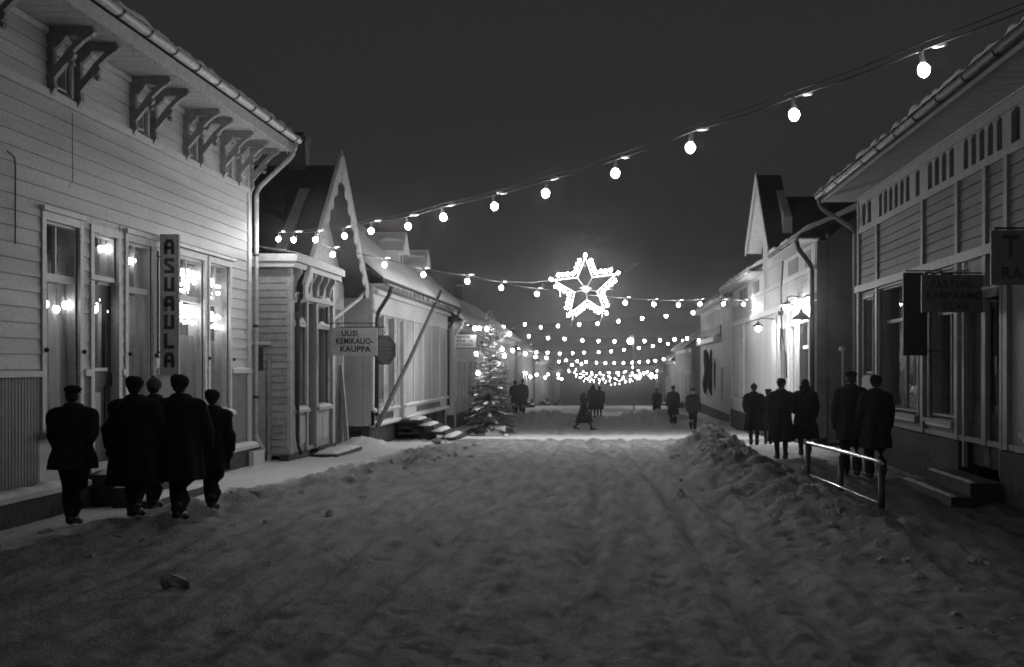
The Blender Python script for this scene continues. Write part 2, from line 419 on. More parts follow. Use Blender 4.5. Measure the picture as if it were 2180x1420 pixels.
def clean_lit_at(x, y):
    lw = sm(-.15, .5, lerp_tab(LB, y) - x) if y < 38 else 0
    cr = sm(40.0, 40.7, y + .35 * noise.noise(Vector((x * .8, y * .3, 3)))) * (1 - sm(44.5, 47.0, y + .5 * noise.noise(Vector((x * .5, 0, 8)))))  # cross strip: packed snow, with its pool of light put into the tone
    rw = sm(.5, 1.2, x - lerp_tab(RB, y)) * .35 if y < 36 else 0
    side = .62 if y > 45 else 0  # lit ground beyond the strip, painted as paler snow
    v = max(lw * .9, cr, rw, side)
    footway_dark = sm(.6, 1.3, x - lerp_tab(RB, y)) * (1 - sm(22, 27, y))           # darker footway by the grey house
    return v * (1 - footway_dark) - footway_dark
def gz(x, y, fine=True):
    z = lerp_tab(PROF, y)
    rb = lerp_tab(RB, y); lb = lerp_tab(LB, y)
    hr = lerp_tab(RBH, y); hl = lerp_tab(LBH, y)
    v = Vector((x, y, 0))
    n1 = noise.noise(v * .9); n2 = noise.noise(v * 2.3 + Vector((7, 0, 0))); n3 = noise.noise(v * 5.5 + Vector((0, 9, 0)))
    br = math.exp(-((x - rb) / (.75 + .25 * n1)) ** 2); bl = math.exp(-((x - lb) / (.55 + .2 * n1)) ** 2)
    z += hr * br * (1 + .45 * n2 + .28 * n3) + hl * bl * (1 + .6 * n2 + .4 * n3)
    z += .16 * sm(.8, 1.5, x - rb) * (1 - sm(28, 40, y))                      # raised footway on the right
    z += .05 * sm(0, .6, lb - x) * (1 - sm(30, 38, y))
    for (mx, my, rx, ry, h) in ((-3.4, 61, 3.2, 2.6, .55), (2.3, 61, 1.9, 2.6, .62), (4.6, 57, 1.5, 2.5, .2), (-6.5, 32.3, .7, .9, .32), (-4.0, 44.2, .55, .5, .12)):
        e = ((x - mx) / rx) ** 2 + ((y - my) / ry) ** 2
        if e < 6: z += h * math.exp(-e) * (1 + .4 * n2 + .3 * n3)
    if not fine: return z
    c = max(0, clean_lit_at(x, y)); bank = max(hr * br, hl * bl)
    rough = (1 - .85 * c)
    a = 0
    a += .032 * rough * noise.noise(Vector((x * 1.7, y * .8, 2)))
    a += .020 * rough * noise.noise(Vector((x * 4.2, y * 3.0, 5)))
    a += .024 * rough * noise.noise(Vector((x * 8.5, y * 7, 1)))
    sw = .25 * math.sin(y * .11)
    a += rough * (.044 * noise.noise(Vector(((x + sw) * 4.0, y * .30, 21))) + .030 * noise.noise(Vector(((x + sw) * 8.5, y * .5, 31))) + .016 * noise.noise(Vector((x * 5 + y * 2.2, y * 1.1 - x * .5, 41))))
    t = noise.noise(Vector((x * 4.6, y * 4.2, 12)))
    a -= .05 * rough * max(0, t - .15)                                        # trodden hollows
    # wheel and sledge ruts along the street, bending slightly
    for rx, w, dp in ((-2.6, .16, .06), (-1.9, .14, .075), (-.55, .13, .08), (.15, .15, .05), (.85, .13, .075), (1.7, .16, .06)):
        xx = rx + .35 * math.sin(y * .11 + rx); a -= 1.35 * dp * rough * (math.exp(-((x - xx) / w) ** 2) - .45 * math.exp(-((x - xx - w * 1.7) / (w * .8)) ** 2)) * (.8 + .5 * noise.noise(Vector((y * .7, rx, 0))))
    a += bank * (.34 * noise.noise(Vector((x * 3.4, y * 3.4, 4))) + .22 * abs(noise.noise(Vector((x * 7.7, y * 7.7, 6)))))
    fade = 1 - sm(60, 120, y)
    return z + a * fade

def build_ground():
    xs = []; x = -9.2
    while x < 7.4: xs.append(x); x += .055
    o = 7.4; st = .2; R_ = []
    while o < 300: R_.append(o); st *= 1.35; o += st
    o = -9.4; st = .2; L_ = []
    while o > -300: L_.append(o); st *= 1.35; o -= st
    xs = L_[::-1] + xs + R_
    ys = [-30, -15, -5, 0, 2.5, 4, 5]; y = 5.6
    while y < 90: ys.append(y); y *= 1.0066
    st = 1.0
    while y < 700: ys.append(y); y += st; st *= 1.09
    nx = len(xs); V = []; C = []
    for yy in ys:
        for xx in xs:
            fine = -9.3 < xx < 7.5 and yy > 4
            V.append((xx, yy, gz(xx, yy, fine))); C.append(clean_lit_at(xx, yy))
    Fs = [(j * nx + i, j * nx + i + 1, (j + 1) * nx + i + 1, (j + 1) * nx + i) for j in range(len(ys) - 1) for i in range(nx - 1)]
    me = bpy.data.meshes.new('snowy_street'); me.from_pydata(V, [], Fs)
    at_ = me.attributes.new('clean_lit', 'FLOAT', 'POINT'); at_.data.foreach_set('value', C)
    me.polygons.foreach_set('use_smooth', [True] * len(me.polygons))
    m = bpy.data.materials.new('street_snow'); m.use_nodes = True; N = m.node_tree.nodes; L = m.node_tree.links; b = N['Principled BSDF']
    geo = N.new('ShaderNodeNewGeometry')
    at2 = N.new('ShaderNodeAttribute'); at2.attribute_name = 'clean_lit'
    n = N.new('ShaderNodeTexNoise'); n.inputs['Scale'].default_value = 1.6; n.inputs['Detail'].default_value = 8; n.inputs['Roughness'].default_value = .62
    mpg = N.new('ShaderNodeMapping'); mpg.inputs['Scale'].default_value = (2.2, .5, 1); L.new(geo.outputs['Position'], mpg.inputs['Vector']); L.new(mpg.outputs[0], n.inputs['Vector'])
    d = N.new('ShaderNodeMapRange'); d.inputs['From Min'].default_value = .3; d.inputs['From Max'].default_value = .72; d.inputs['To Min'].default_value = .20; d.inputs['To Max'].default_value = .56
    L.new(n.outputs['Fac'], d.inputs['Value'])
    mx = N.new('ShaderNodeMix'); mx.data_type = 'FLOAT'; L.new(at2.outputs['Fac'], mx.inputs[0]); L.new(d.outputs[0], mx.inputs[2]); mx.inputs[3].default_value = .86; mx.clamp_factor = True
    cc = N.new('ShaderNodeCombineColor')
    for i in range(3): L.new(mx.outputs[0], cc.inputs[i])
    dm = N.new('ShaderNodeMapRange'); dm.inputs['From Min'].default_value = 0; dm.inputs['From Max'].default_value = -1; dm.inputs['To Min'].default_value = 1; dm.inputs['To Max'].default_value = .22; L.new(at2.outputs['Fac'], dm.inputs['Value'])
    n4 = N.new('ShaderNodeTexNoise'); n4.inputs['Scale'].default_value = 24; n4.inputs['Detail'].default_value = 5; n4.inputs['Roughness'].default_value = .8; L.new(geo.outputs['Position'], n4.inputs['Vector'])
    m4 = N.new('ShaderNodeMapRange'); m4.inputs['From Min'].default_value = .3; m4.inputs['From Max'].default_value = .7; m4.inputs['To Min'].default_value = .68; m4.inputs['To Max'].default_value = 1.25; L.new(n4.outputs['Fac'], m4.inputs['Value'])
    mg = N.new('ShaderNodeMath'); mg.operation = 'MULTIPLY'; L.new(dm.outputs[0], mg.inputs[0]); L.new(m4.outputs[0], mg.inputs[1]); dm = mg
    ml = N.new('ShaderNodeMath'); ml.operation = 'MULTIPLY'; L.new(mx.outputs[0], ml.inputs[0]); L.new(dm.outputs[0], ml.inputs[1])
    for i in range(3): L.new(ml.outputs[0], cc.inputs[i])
    L.new(cc.outputs[0], b.inputs['Base Color'])
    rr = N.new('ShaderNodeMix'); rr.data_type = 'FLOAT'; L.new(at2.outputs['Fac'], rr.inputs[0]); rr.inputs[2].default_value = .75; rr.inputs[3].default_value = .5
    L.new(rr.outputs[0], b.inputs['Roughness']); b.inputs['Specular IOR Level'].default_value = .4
    n2 = N.new('ShaderNodeTexNoise'); n2.inputs['Scale'].default_value = 26; n2.inputs['Detail'].default_value = 7; n2.inputs['Roughness'].default_value = .7
    L.new(geo.outputs['Position'], n2.inputs['Vector'])
    bs = N.new('ShaderNodeMapRange'); bs.inputs['To Min'].default_value = 1.0; bs.inputs['To Max'].default_value = .25; L.new(at2.outputs['Fac'], bs.inputs['Value'])
    bp = N.new('ShaderNodeBump'); bp.inputs['Distance'].default_value = .07; L.new(bs.outputs[0], bp.inputs['Strength']); L.new(n2.outputs['Fac'], bp.inputs['Height']); L.new(bp.outputs[0], b.inputs['Normal'])
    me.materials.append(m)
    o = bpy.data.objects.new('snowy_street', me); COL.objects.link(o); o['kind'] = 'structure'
build_ground()
# loose lumps of cleared snow on the banks
mb = MB()
def lump(c, r):
    o = len(mb.v); q = MB().ell((0, 0, 0), (r * RND.uniform(.8, 1.4), r * RND.uniform(.8, 1.3), r * RND.uniform(.5, .85)), 6, 5, Matrix.Rotation(RND.uniform(0, 6), 3, 'Z') @ Matrix.Rotation(RND.uniform(-.7, .7), 3, 'X'))
    sd = RND.uniform(0, 99)
    vs = [Vector(v) * (1 + .75 * noise.noise(Vector(v) * (1.3 / r) + Vector((sd, 0, 0)))) + Vector(c) for v in q.v]
    mb.add(vs, q.f)
for i in range(230):
    y = RND.uniform(9, 34.5); s = RND.random()
    if s < .62: x = lerp_tab(RB, y) + RND.gauss(-.15, .5); k = lerp_tab(RBH, y) + .15
    else: x = lerp_tab(LB, y) + RND.gauss(.15, .45); k = lerp_tab(LBH, y) * 1.2 + .1
    if abs(x - 3.4) < .35 and 15 < y < 21: continue
    r = RND.uniform(.025, .11) * min(1, .4 + k * 1.5)
    lump((x, y, gz(x, y) - r * .05), r)
for (px_, py_, Y, r) in ((1438, 985, 27.5, .13), (1448, 1055, 19.5, .07), (370, 1250, 11.4, .12), (930, 950, 31.5, .1), (700, 1100, 16.7, .08), (1560, 1010, 23.5, .12)):
    p = at(px_, py_, Y); lump((p.x, Y, gz(p.x, Y) + r * .25), r)
mb.build('snow_lumps', M['chunk'], None, False, kind='stuff', label='loose lumps of shovelled snow along the banks', category='snow')

# ------------------------------------------------------------------ left: large white house with carved brackets
def white_house():
    X = -7.6; fc = Fac(X); S0, S1 = 5.0, 25.66
    t = thing('wooden_house', (X, 20, gz(X, 20, False)), 'large white clapboard house with carved eave brackets and tall shop windows, nearest on the left', 'house')
    z_f, z_d, z_b, z_t = .44, 1.93, 5.66, 6.62
    def S(px): return sx(px, X)
    W1 = (S(92), S(165), 1.2, 4.02); DR = (S(195), S(247), .62, 4.02); W2 = (S(268), S(322), 1.2, 4.02)
    W3 = (S(377), S(432), 1.2, 4.02); W4 = (S(444), S(486), 1.2, 4.02); W0 = (10.6, 12.2, 1.2, 4.02)
    lofts = [(16.62, 17.12, 5.86, 6.30), (19.5, 19.95, 5.86, 6.30), (21.88, 22.3, 5.86, 6.30), (24.0, 24.4, 5.86, 6.30), (13.9, 14.4, 5.86, 6.30)]
    ops = [W0, W1, DR, W2, W3, W4]; c = .12
    wide = [(o[0] - c, o[1] + c, o[2] - .1, o[3] + c) for o in ops]
    mb = MB()
    for a, b, p, q in cells(S0, S1, z_f, z_t, ops + lofts): fc.box(mb, a, b, -.28, 0, p, q)
    wall = mb.build('wall', M['white'], t)
    clapboards(wall, fc, S0, S1 - .2, z_d + .08, z_b, .2, wide, M['white'])
    clapboards(wall, fc, S0, S1 - .2, z_b + .12, z_t - .1, .17, [(o[0] - .08, o[1] + .08, o[2] - .05, o[3] + .08) for o in lofts], M['white'])
    # end wall towards the yard
    MB().box(X - 9, X - .29, S1 - .25, S1 - .02, z_f, 6.9).build('end_wall', M['white'], t)
    # dado of narrow vertical boards below the ledge
    mb = MB(); s = S0
    while s < S1 - .25:
        if not any(o[0] - .02 < s + .04 < o[1] + .02 and o[2] < z_d for o in wide): fc.box(mb, s, s + .072, .001, .022, z_f + .06, z_d - .02)
        s += .085
    mb.build('dado', M['dado'], t, kind='stuff')
    a = S0
    for o in sorted(wide) + [(S1, S1, 0, 0)]:
        if o[0] > a + .05:
            fc.box(MB(), a, o[0], 0, .075, z_d - .02, z_d + .06).build('ledge', M['trim'], t)
            if a > 13: MB().snow(fc.p(a + .03, .035, z_d + .06), fc.p(o[0] - .03, .035, z_d + .06), .075, .045, seed=a).build('ledge_snow', M['snow'], t, True)
        a = o[1]
    fc.box(MB(), S0, S1 - .003, .002, .07, z_b + .002, z_b + .115).build('belt_course', M['trim'], t)
    fc.box(MB(), S0, S1, .001, .05, z_t - .095, z_t - .01).build('frieze_board', M['trim'], t)
    fc.box(MB(), S1 - .2, S1 + .02, .0, .055, z_f, z_b).build('corner_board', M['trim'], t)
    fc.box(MB(), S1 - .2, S1 + .02, .0, .055, z_b + .12, z_t).build('corner_board', M['trim'], t)
    for o in ((15.6, z_d + .3),):
        pass
    # foundation
    mb = MB()
    for a, b in ((S0, DR[0] - .5), (DR[1] + .5, S1 + .02)): fc.box(mb, a, b, -.2, .18, -.5, z_f - .08)
    mb.build('foundation', M['stone'], t)
    for a, b in ((S0, DR[0] - .5), (DR[1] + .5, S1)):
        fc.box(MB(), a, b, .0, .22, z_f - .079, z_f - .01).build('foundation_ledge', M['trim'], t)
        MB().snow(fc.p(max(a, 12), .11, z_f - .01), fc.p(b, .11, z_f - .01), .2, .07, seed=3).build('ledge_snow', M['snow'], t, True)
    # windows
    for i, o in enumerate((W0, W1, W2, W3, W4)):
        cur = None
        if i == 1: cur = [(0, .47, 1.2, 3.2), (.53, 1, 1.2, 3.2), (.02, .46, 3.27, 3.58), (.54, .98, 3.27, 3.5)]
        if i == 2: cur = [(0, .9, 1.2, 3.2), (0, 1, 3.27, 3.95)]
        if i == 3: cur = [(0, .95, 1.2, 2.62), (.5, 1, 3.27, 3.6)]
        if i == 4: cur = [(0, .75, 1.2, 2.55)]
        window(t, fc, *o, rows=(3.27,), cols=(1, 2), curtain=cur, sill=True, snow=True, head=.07 if i < 3 else 0)
    fc.box(MB(), W3[0] - .2, W4[1] + .2, .0, .1, 4.145, 4.2).build('window_head', M['trim'], t)
    gl = emat('window_bulb_glow', 10.0); bm_ = bulb_mesh(.032, gl, 8); bl_ = bulb_mesh(.05, gl, 8)  # glowing bulb rows added in the panes to stand for reflections
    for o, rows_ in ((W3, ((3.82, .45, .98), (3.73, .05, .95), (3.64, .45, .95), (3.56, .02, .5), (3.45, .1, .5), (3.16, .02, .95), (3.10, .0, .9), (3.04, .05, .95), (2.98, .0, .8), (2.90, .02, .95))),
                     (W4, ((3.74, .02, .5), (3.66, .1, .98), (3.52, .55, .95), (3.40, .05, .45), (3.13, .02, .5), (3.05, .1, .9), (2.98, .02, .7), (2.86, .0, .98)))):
        gth = fc.box(MB(), o[0] + .05, o[1] - .05, -.16, -.13, 3.9, 3.93).build('reflection_rail', M['blackm'], t)
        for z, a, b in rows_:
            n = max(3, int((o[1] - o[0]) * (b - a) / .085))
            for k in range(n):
                if RND.random() < .85: link('reflection_bulb', bm_, gth, fc.p(o[0] + (o[1] - o[0]) * (a + (b - a) * (k + .5) / n), -.125 - .02 * RND.random(), z + RND.uniform(-.02, .02)))
    for px_, py_ in ((97, 640), (120, 651), (139, 642), (206, 632), (202, 652), (223, 657), (214, 523), (226, 523), (274, 549), (283, 549)):  # added lamps that stand for street bulbs mirrored in the panes
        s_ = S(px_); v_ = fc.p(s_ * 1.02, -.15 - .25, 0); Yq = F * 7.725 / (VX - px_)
        q_ = at(px_, py_, Yq); bb = link('reflection_lamp', bl_, t, q_)
        MB().tube([q_ + Vector((0, 0, .02)), q_ + Vector((0, 0, .25))], .008, 5).build('reflection_flex', M['blackm'], bb)
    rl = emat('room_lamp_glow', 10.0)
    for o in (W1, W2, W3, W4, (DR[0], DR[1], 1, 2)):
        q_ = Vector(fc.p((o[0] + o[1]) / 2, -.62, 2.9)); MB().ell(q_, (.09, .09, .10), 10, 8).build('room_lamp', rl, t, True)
    # shutter dogs
    for px in (90, 171, 269, 325, 440, 492):
        MB().lathe([(.0, 0), (.03, 0), (.035, .02), (.012, .05)], fc.p(S(px) , .045, zx(px, 745 + (px - 90) * .05, X)), 8, 'x').build('shutter_dog', M['blackm'], t)
    # loft windows
    for o in lofts: window(t, fc, *o, cols=(1,), cas=.07, room=False, trim=M['trim'], bar=.02)
    mb = MB(); fc.box(mb, S0, S1 - .3, -.6, -.5, 5.7, 6.5); mb.build('loft_room', M['room'], t)
    # door with its transom light
    w = window(t, fc, DR[0], DR[1], 3.36, DR[3], cols=(1,), curtain=[(0, .78, 3.38, 3.85)], room=False, name='transom_window')
    mb = MB(); a, b = DR[0], DR[1]
    fc.box(mb, a - .12, a - .002, 0, .05, .5, 3.3); fc.box(mb, b + .002, b + .12, 0, .05, .5, 3.3)
    mb.build('door_frame', M['trim'], t)
    mb = MB(); fc.box(mb, a, a + .14, -.14, -.08, .6, 3.28); fc.box(mb, b - .2, b, -.14, -.08, .6, 3.28)
    fc.box(mb, a + .14, b - .2, -.14, -.08, .6, 1.05); fc.box(mb, a + .14, b - .2, -.14, -.08, 1.75, 2.02); fc.box(mb, a + .14, b - .2, -.14, -.08, 3.0, 3.28)
    fc.box(mb, a + .14, b - .2, -.13, -.1, 1.05, 1.75)
    d = mb.build('door', M['dark'], t)
    fc.box(MB(), a + .14, b - .2, -.115, -.11, 2.02, 3.0).build('pane', glass(), d)
    fc.box(MB(), a + .13, b - .19, -.079, -.05, 1.98, 2.03).build('glazing_bar', M['trim'], d)
    fc.box(MB(), a + .3, b - .35, -.099, -.09, 1.15, 1.66).build('panel', M['l2t'], d)
    MB().tube([fc.p(b - .1, -.08, 1.75), fc.p(b - .1, -.03, 1.75), fc.p(b - .1, -.03, 1.95), fc.p(b - .1, -.08, 1.95)], .012, 6).build('handle', M['blackm'], d)
    fc.box(MB(), a, b, -1.0, -.95, .6, 4.2).build('hall_wall', M['room'], t)
    # steps
    for k in range(3):
        z1 = .5 - k * .17
        st = fc.box(MB(), a - .45 - .18 * k, b + .45 + .22 * k, .0 if k == 0 else .55 + .33 * (k - 1) + .002, .55 + .33 * k, z1 - (.9 if k else .6), z1).build('step', M['step'], t)
        MB().snow(fc.p(a - .4 - .18 * k, .38 + .33 * k, z1), fc.p(b + .4 + .2 * k, .38 + .33 * k, z1), .3, .06, seed=k).build('snow', M['snow'], st, True)
    # brackets in pairs under the eave
    def bracket(s, w=.10, big=True):
        mb = MB(); s0, s1 = s - w / 2, s + w / 2
        P = lambda L: [(fc.x(d_), z) for d_, z in L]
        mb.prism(P([(0, 5.72), (.07, 5.70), (.13, 5.80), (.11, 5.95), (.11, 6.50), (0, 6.50)]), 'y', s0, s1)
        mb.prism(P([(0, 6.502), (.62, 6.502), (.66, 6.55), (.64, 6.62), (0, 6.62)]), 'y', s0 - .004, s1 + .004)
        mb.prism(P([(.112, 5.93), (.20, 6.04), (.30, 6.16), (.37, 6.20), (.39, 6.26), (.36, 6.29), (.50, 6.43), (.60, 6.50), (.47, 6.50), (.30, 6.33), (.112, 6.08)]), 'y', s0 + .003, s1 - .003)
        mb.prism(P([(.112, 6.34), (.16, 6.36), (.24, 6.44), (.27, 6.50), (.112, 6.50)]), 'y', s0 + .006, s1 - .006)
        mb.lathe([(0, -.05), (.03, -.05), (.045, 0), (.03, .05), (0, .05)], (fc.x(.34), s, 6.13), 8, 'y')
        return mb.build('bracket', M['bracket'], t)
    for s in (13.7, 14.6, 16.47, 17.29, 19.3, 20.14, 21.7, 22.45, 23.75, 24.75, 25.6): bracket(s)
    # soffit, gutter, roof
    mb = MB(); s = S0
    while s < S1 + .3:
        fc.box(mb, s, s + .135, -.02, .80, 6.622 + .003 * (int(s * 7) % 2), 6.66); s += .14
    mb.build('soffit', M['soffit'], t)
    fc.box(MB(), S0, S1 + .42, .80, .84, 6.60, 6.80).build('fascia', M['trim'], t)
    gutter(t, fc, S0, S1 + .42, .93, 6.88, .085, M['pipe'], 1.02)
    roof_street(t, fc, S0, S1 + .4, .90, 6.92, -4.6, 9.6, .12, .16)
    MB().snow(fc.p(13, .94, 6.90), fc.p(S1 + .38, .94, 6.90), .14, .07, lump=.7, seed=2).build('gutter_snow', M['snow'], t, True)
    mb = MB(); s = 13.0
    while s < S1 + .3:
        L = RND.uniform(.03, .16); mb.lathe([(.012, 0), (.007, -L * .5), (.001, -L)], fc.p(s, .82, 6.60), 5); s += RND.uniform(.08, .3)
    mb.build('icicles', M['snow'], t, kind='stuff')
    # downpipe on the far corner
    pipe(t, [fc.p(S1 + .25, .93, 6.84), fc.p(S1 + .25, .88, 6.55), fc.p(S1 + .14, .12, 5.78), fc.p(S1 + .14, .10, .55), fc.p(S1 + .12, .28, .25)], .05, M['pipe'])
    for z in (1.4, 2.9, 4.4): MB().lathe([(.051, -.025), (.062, -.025), (.062, .025), (.051, .025)], fc.p(S1 + .14, .105, z), 10).build('pipe_clamp', M['piped'], t)
    # electric wire down the wall
    MB().tube([fc.p(S(8), .045, 4.75), fc.p(S(22), .05, 4.7), fc.p(S(24), .05, 4.6), fc.p(S(24), .05, 3.6)], .010, 5).build('wire', M['blackm'], t)
    MB().tube([fc.p(S(147), .045, 5.6), fc.p(S(147), .05, 4.65), fc.p(S(140), .05, 4.55)], .005, 5).build('wire', M['blackm'], t)
    # low stone plinth at the corner
    fc.box(MB(), S1 - .65, S1 + .08, .19, .30, -.3, .30).build('corner_plinth', M['trim'], t)
white_house()

# projecting vertical sign
Y = 20.4; p = at(361, 648, Y); c = Vector((p.x, Y, p.z))
t = thing('projecting_sign', (c.x, Y, c.z), 'tall narrow pale sign reading ASUAULA projecting from the white clapboard house', 'sign')
hw, hh = .145, 1.16
MB().box(c.x - hw, c.x + hw, Y, Y + .05, c.z - hh, c.z + hh).build('board', M['l2t'], t)
mb = MB()
for a in (-1, 1): mb.box(c.x + a * hw - .012, c.x + a * hw + .012, Y - .012, Y + .06, c.z - hh - .012, c.z + hh + .012)
for a in (-1, 1): mb.box(c.x - hw + .013, c.x + hw - .013, Y - .012, Y + .06, c.z + a * hh - .012, c.z + a * hh + .012)
mb.build('frame', M['l2'], t)
mb = MB()
for z in (c.z - .8, c.z + .8): mb.tube([(-7.58, Y + .025, z), (c.x - hw, Y + .025, z)], .014, 6)
mb.tube([(-7.57, Y + .025, c.z - .9), (-7.57, Y + .025, c.z + .9)], .014, 6)
mb.build('bracket', M['blackm'], t)
GL = dict(A=[(0, 0, 0, .72), (1, 0, 1, .72), (0, .72, .2, 1), (1, .72, .8, 1), (.2, 1, .8, 1), (0, .42, 1, .42)],
          S=[(1, 1, .05, 1), (.05, 1, .0, .72), (0, .72, 1, .28), (1, .28, .95, 0), (.95, 0, 0, 0)], U=[(0, 1, 0, .1), (0, .05, 1, .05), (1, .1, 1, 1)], L=[(0, 1, 0, 0), (0, 0, 1, 0)])
def stroke(mb, c, w, h, segs, th, y):
    for a, b, q, r in segs:
        p0 = Vector((c[0] + (a - .5) * w, 0, c[1] + (b - .5) * h)); p1 = Vector((c[0] + (q - .5) * w, 0, c[1] + (r - .5) * h))
        d = (p1 - p0); L = d.length or 1e-6; d /= L; n = Vector((-d.z, 0, d.x)) * th / 2; e = d * th / 2
        if abs(d.x) > .1 and abs(d.z) > .1: e *= .5
        y0 = y - .001 * stroke.k; stroke.k = (stroke.k + 1) % 5
        mb.prism([tuple(((v).x, (v).z)) for v in (p0 - e - n, p1 + e - n, p1 + e + n, p0 - e + n)], 'y', y0 - .004, y0)
stroke.k = 0
for i, ch in enumerate('ASUAULA'):
    mb = MB(); stroke(mb, (c.x - .005, c.z + hh - .2 - i * .315), .115, .195, GL[ch], .058, Y - .001); mb.build('letter', M['ink'], t)

# ------------------------------------------------------------------ left: small grey shop with a steep gable
def grey_shop():
    X = -7.05; fc = Fac(X); S0, S1 = 26.62, 30.9
    t = thing('gabled_shop', (X, 30, gz(X, 30, False)), 'small grey wooden shop with steep gable and narrow shop front, beyond the white house', 'house')
    g = -.35
    # main body with its gable to the street
    XB = -7.45; fb = Fac(XB)
    mb = MB(); mb.prism([(27.5, g), (34.1, g), (34.1, 4.35), (31.0, 7.05), (27.5, 4.35)], 'x', XB - .25, XB); mb.build('gable_wall', M['l2'], t)
    MB().box(-14, XB - .25, 33.85, 34.1, g, 4.3).build('side_wall', M['l2'], t)
    MB().box(-14, XB - .25, 27.5, 27.75, g, 4.3).build('side_wall', M['l2'], t)
    for (ya, yb, nm) in ((31.0, 27.2, 'roof'), (31.0, 34.4, 'roof')):
        zb = 7.15 - abs(yb - ya) * .90
        ro = MB().prism([(ya, 7.15), (yb, zb), (yb, zb - .12), (ya, 7.03)], 'x', -14, -6.86).build(nm, M['roof'], t)
    # barge boards along the gable
    for yb in (27.2, 34.35):
        zb = 7.2 - abs(yb - 31) * .90; q = 1 if yb > 31 else -1
        mb = MB().prism([(31.0, 7.42), (yb + .02 * q, zb + .1), (yb, zb - .25), (31.0, 7.05)], 'x', -6.85, -6.80)
        bb = mb.build('barge_board', M['l2t'], t)
        # scalloped fret hanging below the board
        mb = MB(); n = 9
        for i in range(n):
            a = 31 + (yb - 31) * (i + .5) / n; z = 7.05 + (zb - .25 - 7.05) * (i + .5) / n
            mb.prism([(a - .17, z + .05), (a + .17, z + .05), (a + .13, z - .10), (a, z - .18), (a - .13, z - .10)], 'x', -6.846, -6.815)
        mb.build('fretwork', M['l2t'], bb)
        MB().snow((-6.83, 31 + .1 * q, 7.40), (-6.83, yb, zb + .1), .10, .05, side=Vector((1, 0, 0)), seed=yb).build('snow', M['snow'], bb, True)
    MB().tube([(-6.83, 31, 7.0), (-6.83, 31, 7.45), (-6.83, 31, 7.6)], [.05, .04, .01], 8).build('finial', M['l2t'], t)
    # shop front
    z_c = 4.48
    ops = [(27.05, 28.1, 1.12, 3.52), (28.3, 29.0, .2, 3.52), (29.2, 30.35, 1.12, 3.52)]
    mb = MB()
    for a, b, p, q in cells(S0, S1, .1, 4.2, ops): fc.box(mb, a, b, -.2, 0, p, q)
    wall = mb.build('front_wall', M['l2'], t)
    MB().box(-9.4, X - .202, S0, S0 + .2, .1, 4.2).build('flank_wall', M['l2'], t)
    z = .15; wl = t.children[-1]
    while z < 4.15:
        link('plank', plank_mesh(1, .155, M['l2'], 'x'), wl, (-9.4, S0, z), (9.4 + X, 1, 1)); z += .155
    for s in (S0, S1 - .25): fc.box(MB(), s, s + .25, .0, .08, .1, 4.2).build('corner_board', M['l2t'], t)
    for s, w in ((28.14, .12), (29.04, .12)): fc.box(MB(), s, s + w, .0, .06, .1, 3.6).build('pilaster', M['l2t'], t)
    mb = MB(); fc.box(mb, S0 - .25, S1 + .1, -.6, .22, 4.2, 4.32); fc.box(mb, S0 - .32, S1 + .14, -.6, .30, 4.322, 4.48); mb.build('cornice', M['l2t'], t)
    MB().box(-9.4, X - .62, S0 - .30, S0 + .3, 4.2, 4.34).build('cornice', M['l2t'], t); MB().box(-9.4, X - .62, S0 - .36, S0 + .3, 4.342, 4.48).build('cornice', M['l2t'], t)
    MB().prism([(X - 2.4, 4.9), (X + .28, 4.49), (X + .28, 4.52), (X - 2.4, 5.0)], 'y', S0 - .3, S1 + .12).build('porch_roof', M['roof'], t)
    for i in range(6):   # carved frieze consoles
        s = S0 + .42 + i * .66
        mb = MB().prism([(fc.x(.002), 3.68), (fc.x(.06), 3.72), (fc.x(.10), 3.95), (fc.x(.2), 4.12), (fc.x(.2), 4.198), (fc.x(.002), 4.198)], 'y', s, s + .1); mb.build('console', M['l2t'], t)
    fc.box(MB(), S0 + .25, S1 - .25, .0, .12, 3.56, 3.66).build('head_ledge', M['l2t'], t)
    for a, b in ((27.0, 27.6), (27.9, 28.2), (29.3, 30.2)): MB().snow(fc.p(a, .07, 3.66), fc.p(b, .07, 3.66), .11, .1, lump=.8, seed=a).build('ledge_snow', M['snow'], t, True)
    for o in (ops[0], ops[2]):
        w = window(t, fc, *o, rows=(3.0,), cols=(1, 1), trim=M['l2t'], cas=.07, sill=True, snow=True)
        fc.box(MB(), o[0], o[1], -.02, .05, 2.95, 3.04).build('transom_ledge', M['l2t'], w)
        MB().snow(fc.p(o[0], .03, 3.04), fc.p(o[1], .03, 3.04), .07, .07, lump=.7, seed=o[0]).build('snow', M['snow'], w, True)
        mb = MB()                                         # goods on the shelves behind the glass
        for k in range(9):
            a = RND.uniform(o[0] + .1, o[1] - .25); zz = RND.choice((1.2, 1.65, 2.1)); fc.box(mb, a, a + RND.uniform(.06, .18), -.42, -.3, zz, zz + RND.uniform(.1, .28))
        mb.build('window_goods', M['sign'], w)
        for pp in range(2):
            a = o[0] + .03 + pp * (o[1] - o[0]) / 2; fc.box(MB(), a, a + (o[1] - o[0]) / 2 - .06, .001, .03, .3, .92).build('panel', M['l2t'], t)
    a, b = ops[1][0], ops[1][1]
    d = MB(); fc.box(d, a, b, -.3, -.24, .2, 3.5); d = d.build('door', M['dark'], t)
    fc.box(MB(), a + .14, b - .14, -.235, -.23, 1.3, 2.9).build('pane', glass(), d)
    MB().tube([fc.p(b - .08, -.24, 1.2), fc.p(b - .08, -.19, 1.25), fc.p(b - .08, -.19, 1.4)], .012, 6).build('handle', M['pipe'], d)
    mb = MB(); fc.box(mb, S0 - .25, a - .1, -.1, .10, -.6, .12); fc.box(mb, b + .1, S1, -.1, .10, -.6, .12); mb.build('plinth', M['stone'], t)
